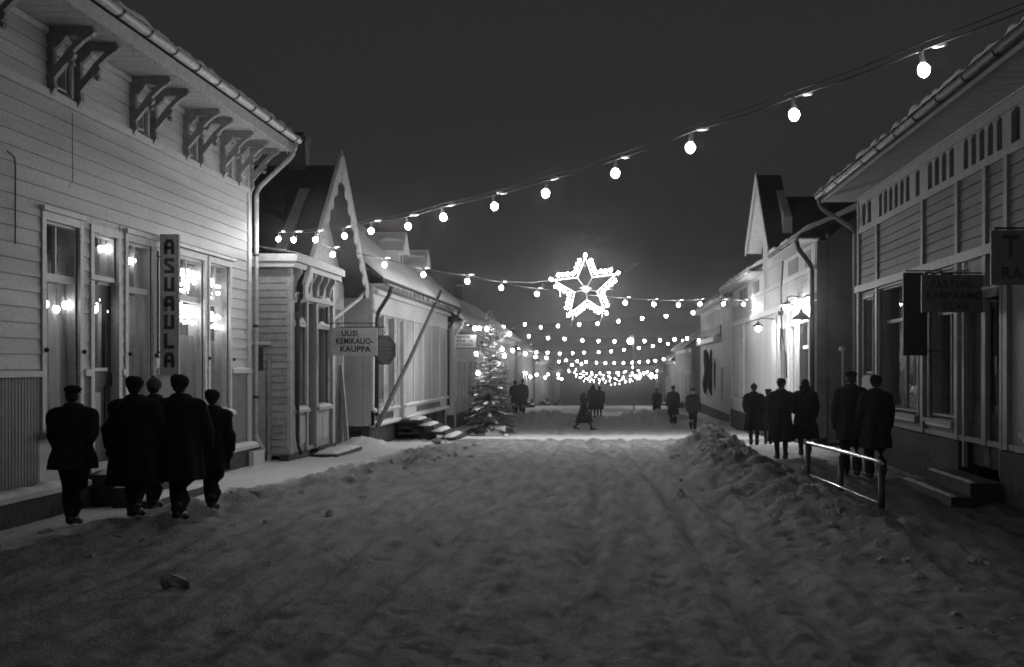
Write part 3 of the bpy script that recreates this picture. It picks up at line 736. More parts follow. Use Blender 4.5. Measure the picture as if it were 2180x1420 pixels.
    st = fc.box(MB(), a - .15, S1 + .05, .11, .75, -.5, .02).build('step', M['step'], t)
    MB().snow(fc.p(a - .1, .45, .02), fc.p(S1, .45, .02), .55, .07, seed=8).build('snow', M['snow'], st, True)
    # ledge and yard door on the flank
    MB().box(-8.6, X - .35, S0 - .09, S0 - .034, 2.52, 2.60).build('flank_ledge', M['trim'], t)
    MB().box(-8.3, X - .46, S0 - .07, S0 - .034, .0, 1.95).build('flank_door', M['l2t'], t)
    MB().box(-7.74, -7.56, S0 - .06, S0 - .035, 1.97, 2.46).build('flank_opening', M['slot'], t)  # dark sheet in place of the opening's shade
    MB().box(-7.46, -7.38, S0 - .10, S0 - .034, -.2, 2.3).build('flank_post', M['l2'], t)
    # black downpipe at the shop corner
    e = fc.p(27.9, .26, 4.3); pipe(t, [(fc.x(.22), 27.6, 4.22), (fc.x(.20), 27.5, 4.0), (fc.x(.13), 27.0, 3.35), (fc.x(.13), 26.98, .4), (fc.x(.22), 26.95, .1)], .045, M['piped'])
    # pale pipe near the gateway
    pipe(t, [(-6.9, 34.2, 4.15), (-6.95, 33.9, 3.95), (-7.2, 31.6, 3.25), (-7.2, 31.5, .3)], .05, M['l2t'])
    # dark gateway beside the shop
    gt = MB().box(XB + .001, XB + .05, 31.4, 33.7, -.4, 3.6).build('gate', M['dark'], t)
    for k in range(7): MB().box(XB + .051, XB + .07, 31.42 + k * .325, 31.42 + k * .325 + .31, -.35, 3.55).build('plank', M['dark'], gt)
    # chimney
    mb = MB().box(-8.12, -7.72, 30.85, 31.3, 6.6, 7.75); mb.box(-8.16, -7.68, 30.81, 31.34, 7.751, 7.87); ch = mb.build('chimney', M['brick'], t)
    MB().box(-8.05, -7.79, 30.92, 31.23, 7.88, 7.98).build('chimney_cap', M['blackm'], ch)
grey_shop()
tag(MB().prism([(-7.25, -.25), (-7.13, -.25), (-7.33, 2.1), (-7.43, 2.1)], 'y', 33.3, 33.42).build('leaning_plank', M['woodp']), 'pale plank leaning upright against the dark gate beside the grey shop', 'plank')

# hanging shop sign
Y = 30.5; p0 = at(706, 698, Y); p1 = at(803, 757, Y); cx = (p0.x + p1.x) / 2; cz_ = (p0.z + p1.z) / 2
t = thing('hanging_sign', (cx, Y, cz_), 'pale rectangular hanging sign reading UUSI KEMIKALIO-KAUPPA beside the grey shop', 'sign')
MB().box(p0.x, p1.x, Y, Y + .04, p1.z, p0.z).build('board', M['sign'], t)
mb = MB().tube([(-7.05, Y + .02, p0.z + .12), (p1.x, Y + .02, p0.z + .12)], .014, 6)
for x in (p0.x + .15, p1.x - .15): mb.tube([(x, Y + .02, p0.z + .12), (x, Y + .02, p0.z)], .01, 5)
mb.build('bracket', M['blackm'], t)
text('UUSI', .20, (cx - .12, Y - .004, cz_ + .20), t, M['ink'], .028, .9)
text('KEMIKALIO-', .20, (cx + .0, Y - .004, cz_ + .01), t, M['ink'], .028, .80)
text('KAUPPA', .20, (cx + .02, Y - .004, cz_ - .19), t, M['ink'], .028, .95)
# octagonal dark sign
Y = 33.0; c = at(819, 745, Y); a = math.radians(56); R_ = .43
t = thing('octagonal_sign', c, 'black octagonal sign hanging just right of the pale rectangular hanging sign', 'sign')
ux = Vector((math.cos(a), math.sin(a), 0)); nn = Vector((math.sin(a), -math.cos(a), 0))
poly = [c + ux * (R_ * math.cos(PI / 8 + k * PI / 4)) + Vector((0, 0, R_ * math.sin(PI / 8 + k * PI / 4))) for k in range(8)]
MB().add([v + nn * .025 for v in poly] + [v - nn * .025 for v in poly], [tuple(range(8)), tuple(range(15, 7, -1))] + [(i, (i + 1) % 8, 8 + (i + 1) % 8, 8 + i) for i in range(8)]).build('board', M['ink'], t)
poly2 = [c + nn * .028 + (v - c) * .86 for v in poly]
mb = MB()
for i in range(8): mb.tube([poly2[i], poly2[(i + 1) % 8]], .012, 5)
for k in (-1, 0, 1): mb.tube([c + nn * .028 + ux * -.26 + Vector((0, 0, .1 * k)), c + nn * .028 + ux * .26 + Vector((0, 0, .1 * k))], .012, 5)
mb.build('rim', M['inkd'], t)
MB().tube([c + Vector((0, .0, .43)), c + Vector((0, .0, .62)), (-7.4, 33.4, c.z + .62)], .015, 6).build('bracket', M['blackm'], t)

# ------------------------------------------------------------------ left: long cream house with vertical boarding
def cream_house():
    X = -7.0; fc = Fac(X); S0, S1 = 35.7, 52.0; g = gz(X, 44, False)
    t = thing('boarded_house', (X, 44, g), 'long low cream house with vertical boarding, snowy roof and front steps, behind the hanging signs', 'house')
    wins = [(36.5, 37.5, 1.0, 3.6), (38.2, 39.3, 1.0, 3.6)]; dr = (40.1, 41.0, .36, 3.55)
    mb = MB()
    for a, b, p, q in cells(S0, S1, .3, 4.4, wins + [dr]): fc.box(mb, a, b, -.25, 0, p, q)
    wall = mb.build('wall', M['l3'], t)
    vboards(wall, fc, 41.3, S1 - .2, .74, 3.62, .30, M['l3'])
    for a, b in ((S0 + .2, 36.4), (37.62, 38.08), (39.42, 39.95)): vboards(wall, fc, a, b, .74, 3.62, .22, M['l3'])
    for s in (41.05, 43.1, 45.2, 47.4, 49.6, S1 - .22): fc.box(MB(), s, s + .16, .024, .06, .72, 3.64).build('pilaster', M['trim'], t)
    fc.box(MB(), S0, S0 + .18, .0, .06, .3, 4.4).build('corner_board', M['trim'], t)
    fc.box(MB(), S0 + .19, S1, .0, .05, 3.66, 4.32).build('frieze', M['trim'], t)
    fc.box(MB(), S0, S1, .05, .10, 3.62, 3.70).build('frieze_moulding', M['trim'], t)
    fc.box(MB(), S0 + .02, S1, .051, .2, 4.18, 4.30).build('cornice', M['trim'], t)
    for a, b in ((S0, dr[0] - .12), (dr[1] + .12, S1)):
        ap = fc.box(MB(), a, b, .0, .06, .33, .70).build('apron_board', M['trim'], t)
        fc.box(MB(), a, b, .0, .13, .701, .745).build('sill_rail', M['trim'], ap)
        MB().snow(fc.p(a, .08, .745), fc.p(b, .08, .745), .11, .06, lump=.6, seed=a).build('snow', M['snow'], ap, True)
        fc.box(MB(), a, b, -.05, .14, .27, .33).build('base_rail', M['trim'], ap)
        MB().snow(fc.p(a, .11, .33), fc.p(b, .11, .33), .09, .06, lump=.5, seed=a + 1).build('snow', M['snow'], ap, True)
        s = a + .35
        while s < b - .3:
            if s < 39 or 43.6 < s < 49.5:
                fc.box(MB(), s, s + .06, .061, .085, .44, .64).build('cutout_slat', M['wood'], ap)
            s += .2
    fc.box(MB(), S0 + .05, S1 - .05, -.3, -.06, g - .6, .27).build('foundation', M['stone'], t)
    for k in range(5): fc.box(MB(), 42 + k * 2.3, 42.35 + k * 2.3, -.06, .02, g - .5, .27).build('foundation_pier', M['stone'], t)
    for i, o in enumerate(wins): window(t, fc, *o, rows=(2.8,), cols=(1, 2), curtain=[(0, .5, 1.0, 2.7), (.7, 1, 1., 2.7)], cas=.09)
    d = fc.box(MB(), dr[0], dr[1], -.12, -.05, dr[2], dr[3]).build('door', M['l2'], t)
    for k in range(4): fc.box(MB(), dr[0] + .14, dr[1] - .14, -.049, -.03, .6 + k * .72, 1.16 + k * .72).build('panel', M['l2'], d)
    MB().ell(fc.p(dr[0] + .08, -.02, 1.4), (.03, .03, .03), 8, 6).build('handle', M['blackm'], d)
    for s in (dr[0] - .11, dr[1] + .01): fc.box(MB(), s, s + .1, 0, .05, .3, 3.6).build('door_casing', M['trim'], t)
    for k in range(4):
        z1 = .3 - .19 * k; st = fc.box(MB(), dr[0] - .35 - .03 * k, dr[1] + .6 + .28 * k, .06 + .36 * k + (.5 if k else 0), .56 + .36 * (k + 1) - .02, z1 - .10, z1).build('step', M['step'], t)
        MB().snow(fc.p(dr[0] - .3, .58 + .36 * k, z1), fc.p(dr[1] + .55 + .28 * k, .58 + .36 * k, z1), .36, .075, seed=k + 20).build('snow', M['snow'], st, True)
        fc.box(MB(), dr[0] - .2, dr[1] + .4, .06, .5 + .3 * k, z1 - .4, z1 - .101).build('step_riser', M['step'], st)
    # eave
    mb = MB(); fc.box(mb, S0 - .5, S1 + .3, .02, .62, 4.40, 4.44); mb.build('soffit', M['trim'], t)
    gutter(t, fc, S0 - 1.2, S1 + .3, .56, 4.54, .07, M['piped'], 1.4)
    roof_street(t, fc, S0 - 1.2, S1 + .3, .58, 4.56, -2.9, 7.5, .1, .2)
    for ya in (S0 - .02, S1 - .2): MB().prism([(X - .26, .3), (X - .26, 4.6), (X - 2.9, 7.3), (X - 6, 4.4), (X - 6, .3)], 'y', ya, ya + .2).build('end_wall', M['l3'], t)
    mb = MB(); s = S0 - 1.0
    while s < S1 + .2:
        L = RND.uniform(.05, .3); mb.lathe([(.016, 0), (.009, -L * .5), (.001, -L)], fc.p(s, .62, 4.50), 5); s += RND.uniform(.06, .22)
    mb.build('icicles', M['piped'], t, kind='stuff')  # black cones put the shadow fringe under the eave into colour
    pipe(t, [fc.p(35.9, .56, 4.46), fc.p(35.9, .52, 4.2), fc.p(36.0, .12, 3.6), fc.p(36.0, .10, .6)], .06, M['piped'])
    pipe(t, [fc.p(S1 - .1, .56, 4.46), fc.p(S1 - .1, .52, 4.2), fc.p(S1 - .1, .1, 3.7), fc.p(S1 - .1, .1, .3)], .06, M['piped'])
    # dormers
    for i, (yc, w, h) in enumerate(((44.0, .95, 1.25), (49.3, .8, 1.1))):
        xf = X - .55; zb = 5.55
        d = MB().prism([(yc - w / 2, zb), (yc + w / 2, zb), (yc + w / 2, zb + h * .62), (yc, zb + h), (yc - w / 2, zb + h * .62)], 'x', xf - 1.6, xf).build('dormer', M['trim'], t)
        for q in (-1, 1):
            rr = MB().prism([(yc, zb + h + .1), (yc + q * (w / 2 + .2), zb + h * .5), (yc + q * (w / 2 + .2), zb + h * .5 - .06), (yc, zb + h + .02)], 'x', xf - 1.7, xf + .2).build('dormer_roof', M['trim'], d)
            MB().snow((xf - .7, yc + q * .28, zb + h * .78), (xf + .18, yc + q * .28, zb + h * .78), .42, .14, seed=yc + q).build('snow', M['snow'], rr, True)
        MB().box(xf + .002, xf + .02, yc - .2, yc + .2, zb + .2, zb + .7).build('dormer_pane', glass(), d)
cream_house()
# the long pole leaning on the eave
p0 = Vector((-6.72, 35.2, .32)); p1 = Vector((-6.36, 45.7, 4.86))
tag(MB().tube([p0, p0.lerp(p1, .5) + Vector((0, 0, -.06)), p1], [.075, .068, .055], 8).build('leaning_pole', M['wood'], None, True), 'long dark timber pole leaning diagonally against the cream house eave', 'pole')

# ------------------------------------------------------------------ generic smaller houses farther along
def simple_house(X, S0, S1, h_e, label, paint, pitch=.75, depth=3.0, wn=3, door=True, overhang=.45, snow=.18, rows=1, group=None, detail=True, roofc=None):
    fc = Fac(X); g = min(gz(X, S0, False), gz(X, S1, False)); g1 = gz(X, (S0 + S1) / 2, False)
    t = thing('street_house', (X, (S0 + S1) / 2, g), label, 'house', group)
    zb = g1 + .55; ze = g1 + h_e; ops = []
    n = wn + (1 if door else 0); step = (S1 - S0 - .8) / n; di = n // 2 if door else -1
    for i in range(n):
        a = S0 + .4 + step * (i + .5)
        if i == di: ops.append((a - .5, a + .5, zb, zb + 2.3, 'd'))
        else: ops.append((a - .55, a + .55, zb + .65, zb + 2.35, 'w'))
    mb = MB()
    for a, b, p, q in cells(S0, S1, zb - .05, ze, ops): fc.box(mb, a, b, -.25, 0, p, q)
    wall = mb.build('wall', paint, t)
    if detail: vboards(wall, fc, S0 + .2, S1 - .2, zb + 2.55, ze - .32, .34, paint)
    a = S0 + .2
    if detail:
        for o in ops + [(S1 - .1, 0, 0, 0, 'e')]:
            vboards(wall, fc, a, o[0] - .1, zb + .12, zb + 2.45, .34, paint); a = o[1] + .1
    for s in (S0 - .02, S1 - .16): fc.box(MB(), s, s + .18, .0, .05, zb - .05, ze).build('corner_board', M['trim'], t)
    fc.box(MB(), S0 + .17, S1 - .17, .0, .07, ze - .28, ze).build('frieze', M['trim'], t)
    fc.box(MB(), S0, S1, -.2, .08, g - 1.0, zb - .05).build('foundation', M['stone'], t)
    for o in ops:
        if o[4] == 'w': window(t, fc, *o[:4], rows=(o[2] + 1.15,), cols=(1, 2), cas=.09, room=False, sill=True)
        else:
            d = fc.box(MB(), o[0], o[1], -.12, -.06, o[2], o[3]).build('door', M['dark'], t)
            fc.box(MB(), o[0] + .15, o[1] - .15, -.059, -.04, o[2] + .2, o[2] + .9).build('panel', M['dark'], d)
            fc.box(MB(), o[0] + .15, o[1] - .15, -.058, -.05, o[2] + 1.2, o[2] + 2.1).build('pane', glass(), d)
            for k in range(2):
                st = fc.box(MB(), o[0] - .2, o[1] + .2, .081 + .35 * k, .43 + .35 * k, g - .5, zb - .08 - .2 * k).build('step', M['step'], t)
                MB().snow(fc.p(o[0] - .15, .26 + .35 * k, zb - .08 - .2 * k), fc.p(o[1] + .15, .26 + .35 * k, zb - .08 - .2 * k), .3, .06, seed=k).build('snow', M['snow'], st, True)
    fc.box(MB(), S0 + .3, S1 - .3, -.7, -.6, zb, zb + 2.6).build('room', M['room'], t)
    zr = ze + pitch * (depth + overhang)
    fc.box(MB(), S0 - .25, S1 + .25, .0, overhang, ze + .002, ze + .04).build('soffit', M['soffit'], t)
    gutter(t, fc, S0 - .3, S1 + .3, overhang + .02, ze + .10, .07, M['pipe'], 2.0)
    roof_street(t, fc, S0 - .3, S1 + .3, overhang, ze + .14, -depth, zr, .1, snow)
    for ya in (S0 + .001, S1 - .2): MB().prism([(fc.x(-.26), g - .3), (fc.x(-.26), ze), (fc.x(-depth), zr - .2), (fc.x(-2 * depth), ze), (fc.x(-2 * depth), g - .3)], 'y', ya, ya + .199).build('end_wall', paint, t)
    e = S0 + .12
    pipe(t, [fc.p(e, overhang + .02, ze + .04), fc.p(e, overhang - .04, ze - .15), fc.p(e, .1, ze - .55), fc.p(e, .1, g + .2)], .05, M['pipe'])
    ch = MB().box(fc.x(-depth + .25), fc.x(-depth - .3), (S0 + S1) / 2, (S0 + S1) / 2 + .6, zr - .5, zr + .9).build('chimney', M['brick'], t)
    MB().snow((fc.x(-depth), (S0 + S1) / 2 + .02, zr + .9), (fc.x(-depth), (S0 + S1) / 2 + .58, zr + .9), .5, .12).build('snow', M['snow'], ch, True)
    return t, fc, zb, ze
simple_house(-7.0, 54.0, 67.5, 4.6, 'pale boarded house just behind the Christmas tree, with a lit black-framed sign', M['l3'], wn=4)
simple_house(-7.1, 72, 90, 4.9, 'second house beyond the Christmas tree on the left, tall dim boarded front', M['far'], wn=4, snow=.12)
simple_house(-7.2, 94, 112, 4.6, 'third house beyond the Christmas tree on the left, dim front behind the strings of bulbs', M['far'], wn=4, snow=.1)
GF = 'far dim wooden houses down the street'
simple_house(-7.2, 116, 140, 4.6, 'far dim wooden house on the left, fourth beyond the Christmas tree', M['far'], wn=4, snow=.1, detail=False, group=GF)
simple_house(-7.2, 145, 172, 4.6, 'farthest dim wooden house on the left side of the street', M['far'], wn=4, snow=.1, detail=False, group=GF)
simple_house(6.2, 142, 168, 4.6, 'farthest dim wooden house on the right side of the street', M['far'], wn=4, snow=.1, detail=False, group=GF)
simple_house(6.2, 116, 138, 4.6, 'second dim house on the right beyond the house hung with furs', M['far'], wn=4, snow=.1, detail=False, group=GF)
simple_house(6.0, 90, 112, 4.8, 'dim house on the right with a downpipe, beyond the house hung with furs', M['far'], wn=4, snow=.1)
# lit sign on the boarded house
Y = 54.2; p0 = at(953, 711, Y); p1 = at(1015, 741, Y); cx = (p0.x + p1.x) / 2; cz_ = (p0.z + p1.z) / 2
t = thing('framed_sign', (cx, Y, cz_), 'small black-framed white sign with three lines of letters left of the Christmas tree', 'sign')
MB().box(p0.x, p1.x, Y, Y + .08, p1.z, p0.z).build('board', M['sign'], t)
mb = MB()
for a in (p0.x, p1.x): mb.box(a - .02, a + .02, Y - .02, Y + .1, p1.z - .02, p0.z + .02)
for a in (p0.z, p1.z): mb.box(p0.x + .021, p1.x - .021, Y - .02, Y + .1, a - .02, a + .02)
mb.build('frame', M['blackm'], t)
text('PAAHOR', .17, (cx, Y - .004, cz_ + .18), t, M['ink'], .02, .95)
text('RODDA - JA', .17, (cx, Y - .004, cz_ + .0), t, M['ink'], .02, .95)
text('LOSITUSLIIKE', .17, (cx, Y - .004, cz_ - .18), t, M['ink'], .02, .85)
MB().tube([(p0.x + .2, Y + .04, p1.z), (p0.x + .2, Y + .04, gz(p0.x, Y) - .2)], .04, 8).build('post', M['blackm'], t)
q = at(1011, 699, Y - .25); MB().ell(q, (.09, .09, .10), 10, 8).build('lamp_bulb', emat('sign_lamp_glow', 45), t, True)
MB().tube([(p0.x + .62, Y + .04, p0.z), (p0.x + .62, Y + .04, p0.z + .28), (p0.x + .7, Y + .04, p0.z + .40), (p0.x + .95, Y + .04, p0.z + .42)], .045, 8).build('lamp_arm', M['rail'], t, True)

# ------------------------------------------------------------------ right: dull grey house with slotted frieze (nearest)
def grey_house():
    X = 5.5; fc = Fac(X); S0, S1 = 4.0, 27.0
    t = thing('shop_house', (X, 20, 0), 'dim grey clapboard house with slotted frieze and dark shop windows, nearest on the right', 'house')
    S = lambda px: sx(px, X)
    z_f, z_l, z_b, z_t = .88, 3.66, 5.02, 5.70
    P = [27.0 - .16, S(1872), S(1970), S(2044), S(2104), S(2150), 14.2, 11.6, 9.0, 6.5]     # pilasters
    bays = []
    ops = [(S(1862), S(1842), 1.9, 3.5), (S(1958), S(1876), 1.22, 3.62), (S(2036), S(1982), 1.22, 3.62), (S(2136), S(2060), .55, 3.05), (14.5, 16.0, 1.22, 3.62), (11.9, 13.8, 1.22, 3.62)]
    # order each as (s0,s1)
    ops = [(min(a, b), max(a, b), p, q) for a, b, p, q in ops]
    mb = MB()
    for a, b, p, q in cells(S0, S1, z_f, z_b, ops): fc.box(mb, a, b, -.28, 0, p, q)
    wall = mb.build('wall', M['r1'], t)
    clapboards(wall, fc, S0, S1 - .18, z_l + .17, z_b - .06, .165, [(p - .09, p + .09, 0, 9) for p in P], M['r1'])
    clapboards(wall, fc, S(1866), S1 - .18, z_f + .1, 1.85, .13, [], M['r1'])
    # slotted frieze: dark board behind, slats and rails in front
    fc.box(MB(), S0, S1, -.28, -.06, z_b + .001, z_t + .03).build('frieze_back', M['slot'], t)
    fr = fc.box(MB(), S0, S1 - .003, -.06, .03, z_b - .06, z_b + .07).build('frieze_rail', M['r1t'], t)
    fc.box(MB(), S0, S1 - .003, -.06, .03, z_t - .12, z_t + .03).build('frieze_rail', M['r1t'], t)
    s = S1 - .10; slots = []
    def slot_group(a, b, n):      # a > b
        w = (a - b) / n; out = []
        for k in range(n): out.append((a - w * (k + 1) + w * .28, a - w * k - w * .12))
        return out
    for a, b, n in ((S(1836), S(1860), 2), (S(1872), S(1942), 6), (S(1950), S(1964), 1), (S(1976), S(2038), 4), (S(2052), S(2142), 5), (S(2152), 14.4, 4), (14.0, 11.9, 6), (11.4, 9.3, 6)):
        slots += slot_group(a, b, n)
    slots.sort(); a = S0
    for p, q in slots + [(S1 - .003, S1)]:
        if p > a + .01: fc.box(MB(), a, p, -.06, .018, z_b + .07, z_t - .12).build('frieze_slat', M['r1t'], t)
        a = q
    for p, q in slots:           # pointed heads of the slots
        m_ = (p + q) / 2; mb = MB()
        mb.prism([(p, z_t - .12), (p, z_t - .19), (m_, z_t - .121)], 'x', fc.x(-.06), fc.x(.012)); mb.prism([(q, z_t - .12), (q, z_t - .19), (m_, z_t - .121)], 'x', fc.x(-.06), fc.x(.012))
        mb.build('slot_head', M['r1t'], t)
    for i, p in enumerate(P):
        fc.box(MB(), p - .09, p + .09, .0, .075, z_f + .02, z_l).build('pilaster', M['r1t'], t)
        fc.box(MB(), p - .075, p + .075, .0, .07, z_l + .15, z_b - .062).build('pilaster', M['r1t'], t)
    fc.box(MB(), S0, S1, .0, .11, z_l + .002, z_l + .148).build('lintel', M['r1t'], t)
    fc.box(MB(), S1 - .06, S1 + .02, .0, .05, z_f, z_t).build('corner_board', M['trim'], t)
    # window bays
    window(t, fc, *ops[0], cols=(2,), trim=M['r1t'], cas=.05, curtain=[(0, 1, 1.95, 3.4)])
    for o in (ops[1], ops[2], ops[4], ops[5]):
        w = window(t, fc, *o, rows=(2.95,), cols=(2, 1), trim=M['r1t'], cas=.06, sill=True, snow=False, bar=.035, depth=.16)
        fc.box(MB(), o[0], o[1], .0, .10, o[2] - .16, o[2] - .112).build('sill_ledge', M['trim'], w)
        fc.box(MB(), o[0] + .2, o[1] - .3, -.5, -.46, 1.25, 1.5).build('display_shelf', M['trim'], w)
    fc.box(MB(), S0, S1, .0, .05, z_f + .02, z_f + .1).build('base_board', M['r1t'], t)
    mb = MB(); o = ops[3]
    for a, b in ((S0, o[0] - .15), (o[1] + .15, S1)): fc.box(mb, a, b, -.2, .10, -.5, z_f)
    mb.build('foundation', M['stone'], t)
    # double door with slatted fanlight
    dm = MB(); a, b = o[0], o[1]
    fc.box(dm, a - .1, a - .001, .0, .06, .5, 3.65); fc.box(dm, b + .001, b + .1, .0, .06, .5, 3.65); fc.box(dm, a, b, -.06, .09, 3.04, 3.16); dm.build('door_frame', M['r1t'], t)
    MB().snow(fc.p(a, .04, 3.16), fc.p(b, .04, 3.16), .12, .05, seed=4).build('ledge_snow', M['snow'], t, True)
    mid = (a + b) / 2
    for q, r in ((a + .01, mid - .015), (mid + .015, b - .01)):
        d = fc.box(MB(), q, r, -.14, -.08, .55, 3.03).build('door', M['dark'], t)
        fc.box(MB(), q + .08, r - .08, -.079, -.074, 1.5, 2.9).build('pane', glass(), d)
        fc.box(MB(), q + .08, r - .08, -.079, -.06, .7, 1.35).build('panel', M['dark'], d)
    for q in (mid - .06, mid + .06): fc.box(MB(), q - .018, q + .018, -.079, -.03, .6, 3.0).build('meeting_stile', M['r1t'], t)
    fc.box(MB(), a, b, -.22, -.2, 3.16, 3.65).build('fanlight_back', M['slot'], t)
    n = 12
    for k in range(n):
        q = a + (b - a) * (k + .5) / n; fc.box(MB(), q - .018, q + .018, -.2, -.16, 3.165, 3.655).build('fanlight_slat', M['r1'], t)
    for k in range(2):
        z1 = .44 - .17 * k; st = fc.box(MB(), a - .3 - .2 * k, b + .35 + .3 * k, .101 if k == 0 else .56 + .32 * (k - 1), .55 + .32 * k, z1 - (.5 if k else .6), z1).build('step', M['step'], t)
        MB().snow(fc.p(a - .28 - .2 * k, .5 + .32 * k, z1), fc.p(b + .3 + .3 * k, .5 + .32 * k, z1), .08, .03, seed=k + 40).build('snow', M['chunk'], st, True)
    # small lamp over the shop window
    q = sx(2030, 5.25); MB().tube([(fc.x(.0), q, 3.52), (fc.x(.25), q, 3.50), (fc.x(.25), q, 3.44)], .012, 6).build('lamp_bracket', M['blackm'], t)
    MB().lathe([(.02, .05), (.06, .03), (.085, 0), (.06, -.02), (.0, -.03)], (fc.x(.25), q, 3.40), 10).build('lamp_globe', emat('small_lamp_glow', 4.0), t, True)
    # eave
    mb = MB(); s = S0
    while s < S1 + .5: fc.box(mb, s, s + .155, -.02, .74, 5.752 + .003 * (int(s * 6) % 2), 5.79); s += .16
    mb.build('soffit', M['soffit'], t)
    fc.box(MB(), S0, S1 + .01, .0, .06, 5.70 + .032, 5.751).build('crown_moulding', M['trim'], t)
    fc.box(MB(), S0, S1 + .5, .74, .77, 5.72, 5.86).build('fascia', M['r1t'], t)
    gutter(t, fc, S0, S1 + .5, .84, 5.86, .07, M['piped'], 1.3)
    roof_street(t, fc, S0, S1 + .5, .80, 5.90, -4.2, 8.3, .12, .15)
    mb = MB(); mb.snow(fc.p(10, .85, 5.89), fc.p(S1 + .48, .85, 5.89), .15, .07, lump=.9, n=220, seed=5); mb.build('gutter_snow', M['snow'], t, True)
    pipe(t, [fc.p(S1 + .35, .84, 5.8), fc.p(S1 + .35, .8, 5.6), fc.p(S1 + .2, .06, 5.1), fc.p(S1 + .2, .05, .5)], .05, M['r1t'])
    MB().prism([(X, z_f), (X, 5.75), (X + 4.2, 8.2), (X + 8.4, 5.75), (X + 8.4, z_f)], 'y', S1 - .2, S1 - .001).build('end_wall', M['r1'], t)
grey_house()

# signs on the near right house
def board_sign(name, px0, py0, px1, py1, Y, label, m, lines, ink, rod_to):
    p0 = at(px0, py0, Y); p1 = at(px1, py1, Y); cx = (p0.x + p1.x) / 2; cz_ = (p0.z + p1.z) / 2
    t = thing(name, (cx, Y, cz_), label, 'sign')
    MB().box(p0.x, p1.x, Y, Y + .04, p1.z, p0.z).build('board', m, t)
    mb = MB()
    for z in (p0.z + .03, p1.z + .08): mb.tube([(p0.x + .05, Y + .055, z), (rod_to, Y + .055, z)], .013, 6)
    mb.tube([(rod_to, Y + .055, p1.z + .02), (rod_to, Y + .055, p0.z + .08)], .013, 6)
    mb.build('bracket', M['blackm'], t)
    for (body, size, dx, dz, w) in lines: text(body, size, (cx + dx, Y - .004, cz_ + dz), t, ink, .022, w)
    return t
board_sign('barber_sign', 1962, 585, 2100, 665, 17.8, 'dim rectangular sign reading PARTURI-KAMPAAMO on the grey house, right of a black board', M['signd'],
           [('PARTURI-', .155, -.02, .125, .9), ('KAMPAAMO', .155, 0, -.035, .9), ('SILVA', .155, .02, -.19, .95)], M['inkd'], 5.45)
board_sign('radio_sign', 2110, 490, 2290, 606, 14.5, 'dim sign with a big T above RAD, cut by the right edge of the photograph', M['signd'],
           [('T', .36, -.27, .12, .9), ('RAD', .2, -.18, -.19, .95)], M['inkd'], 5.47)
board_sign('blank_sign', 1923, 580, 1975, 757, 20.0, 'upright black board without visible letters, hanging left of the PARTURI sign', M['ink'], [], M['inkd'], 5.43)

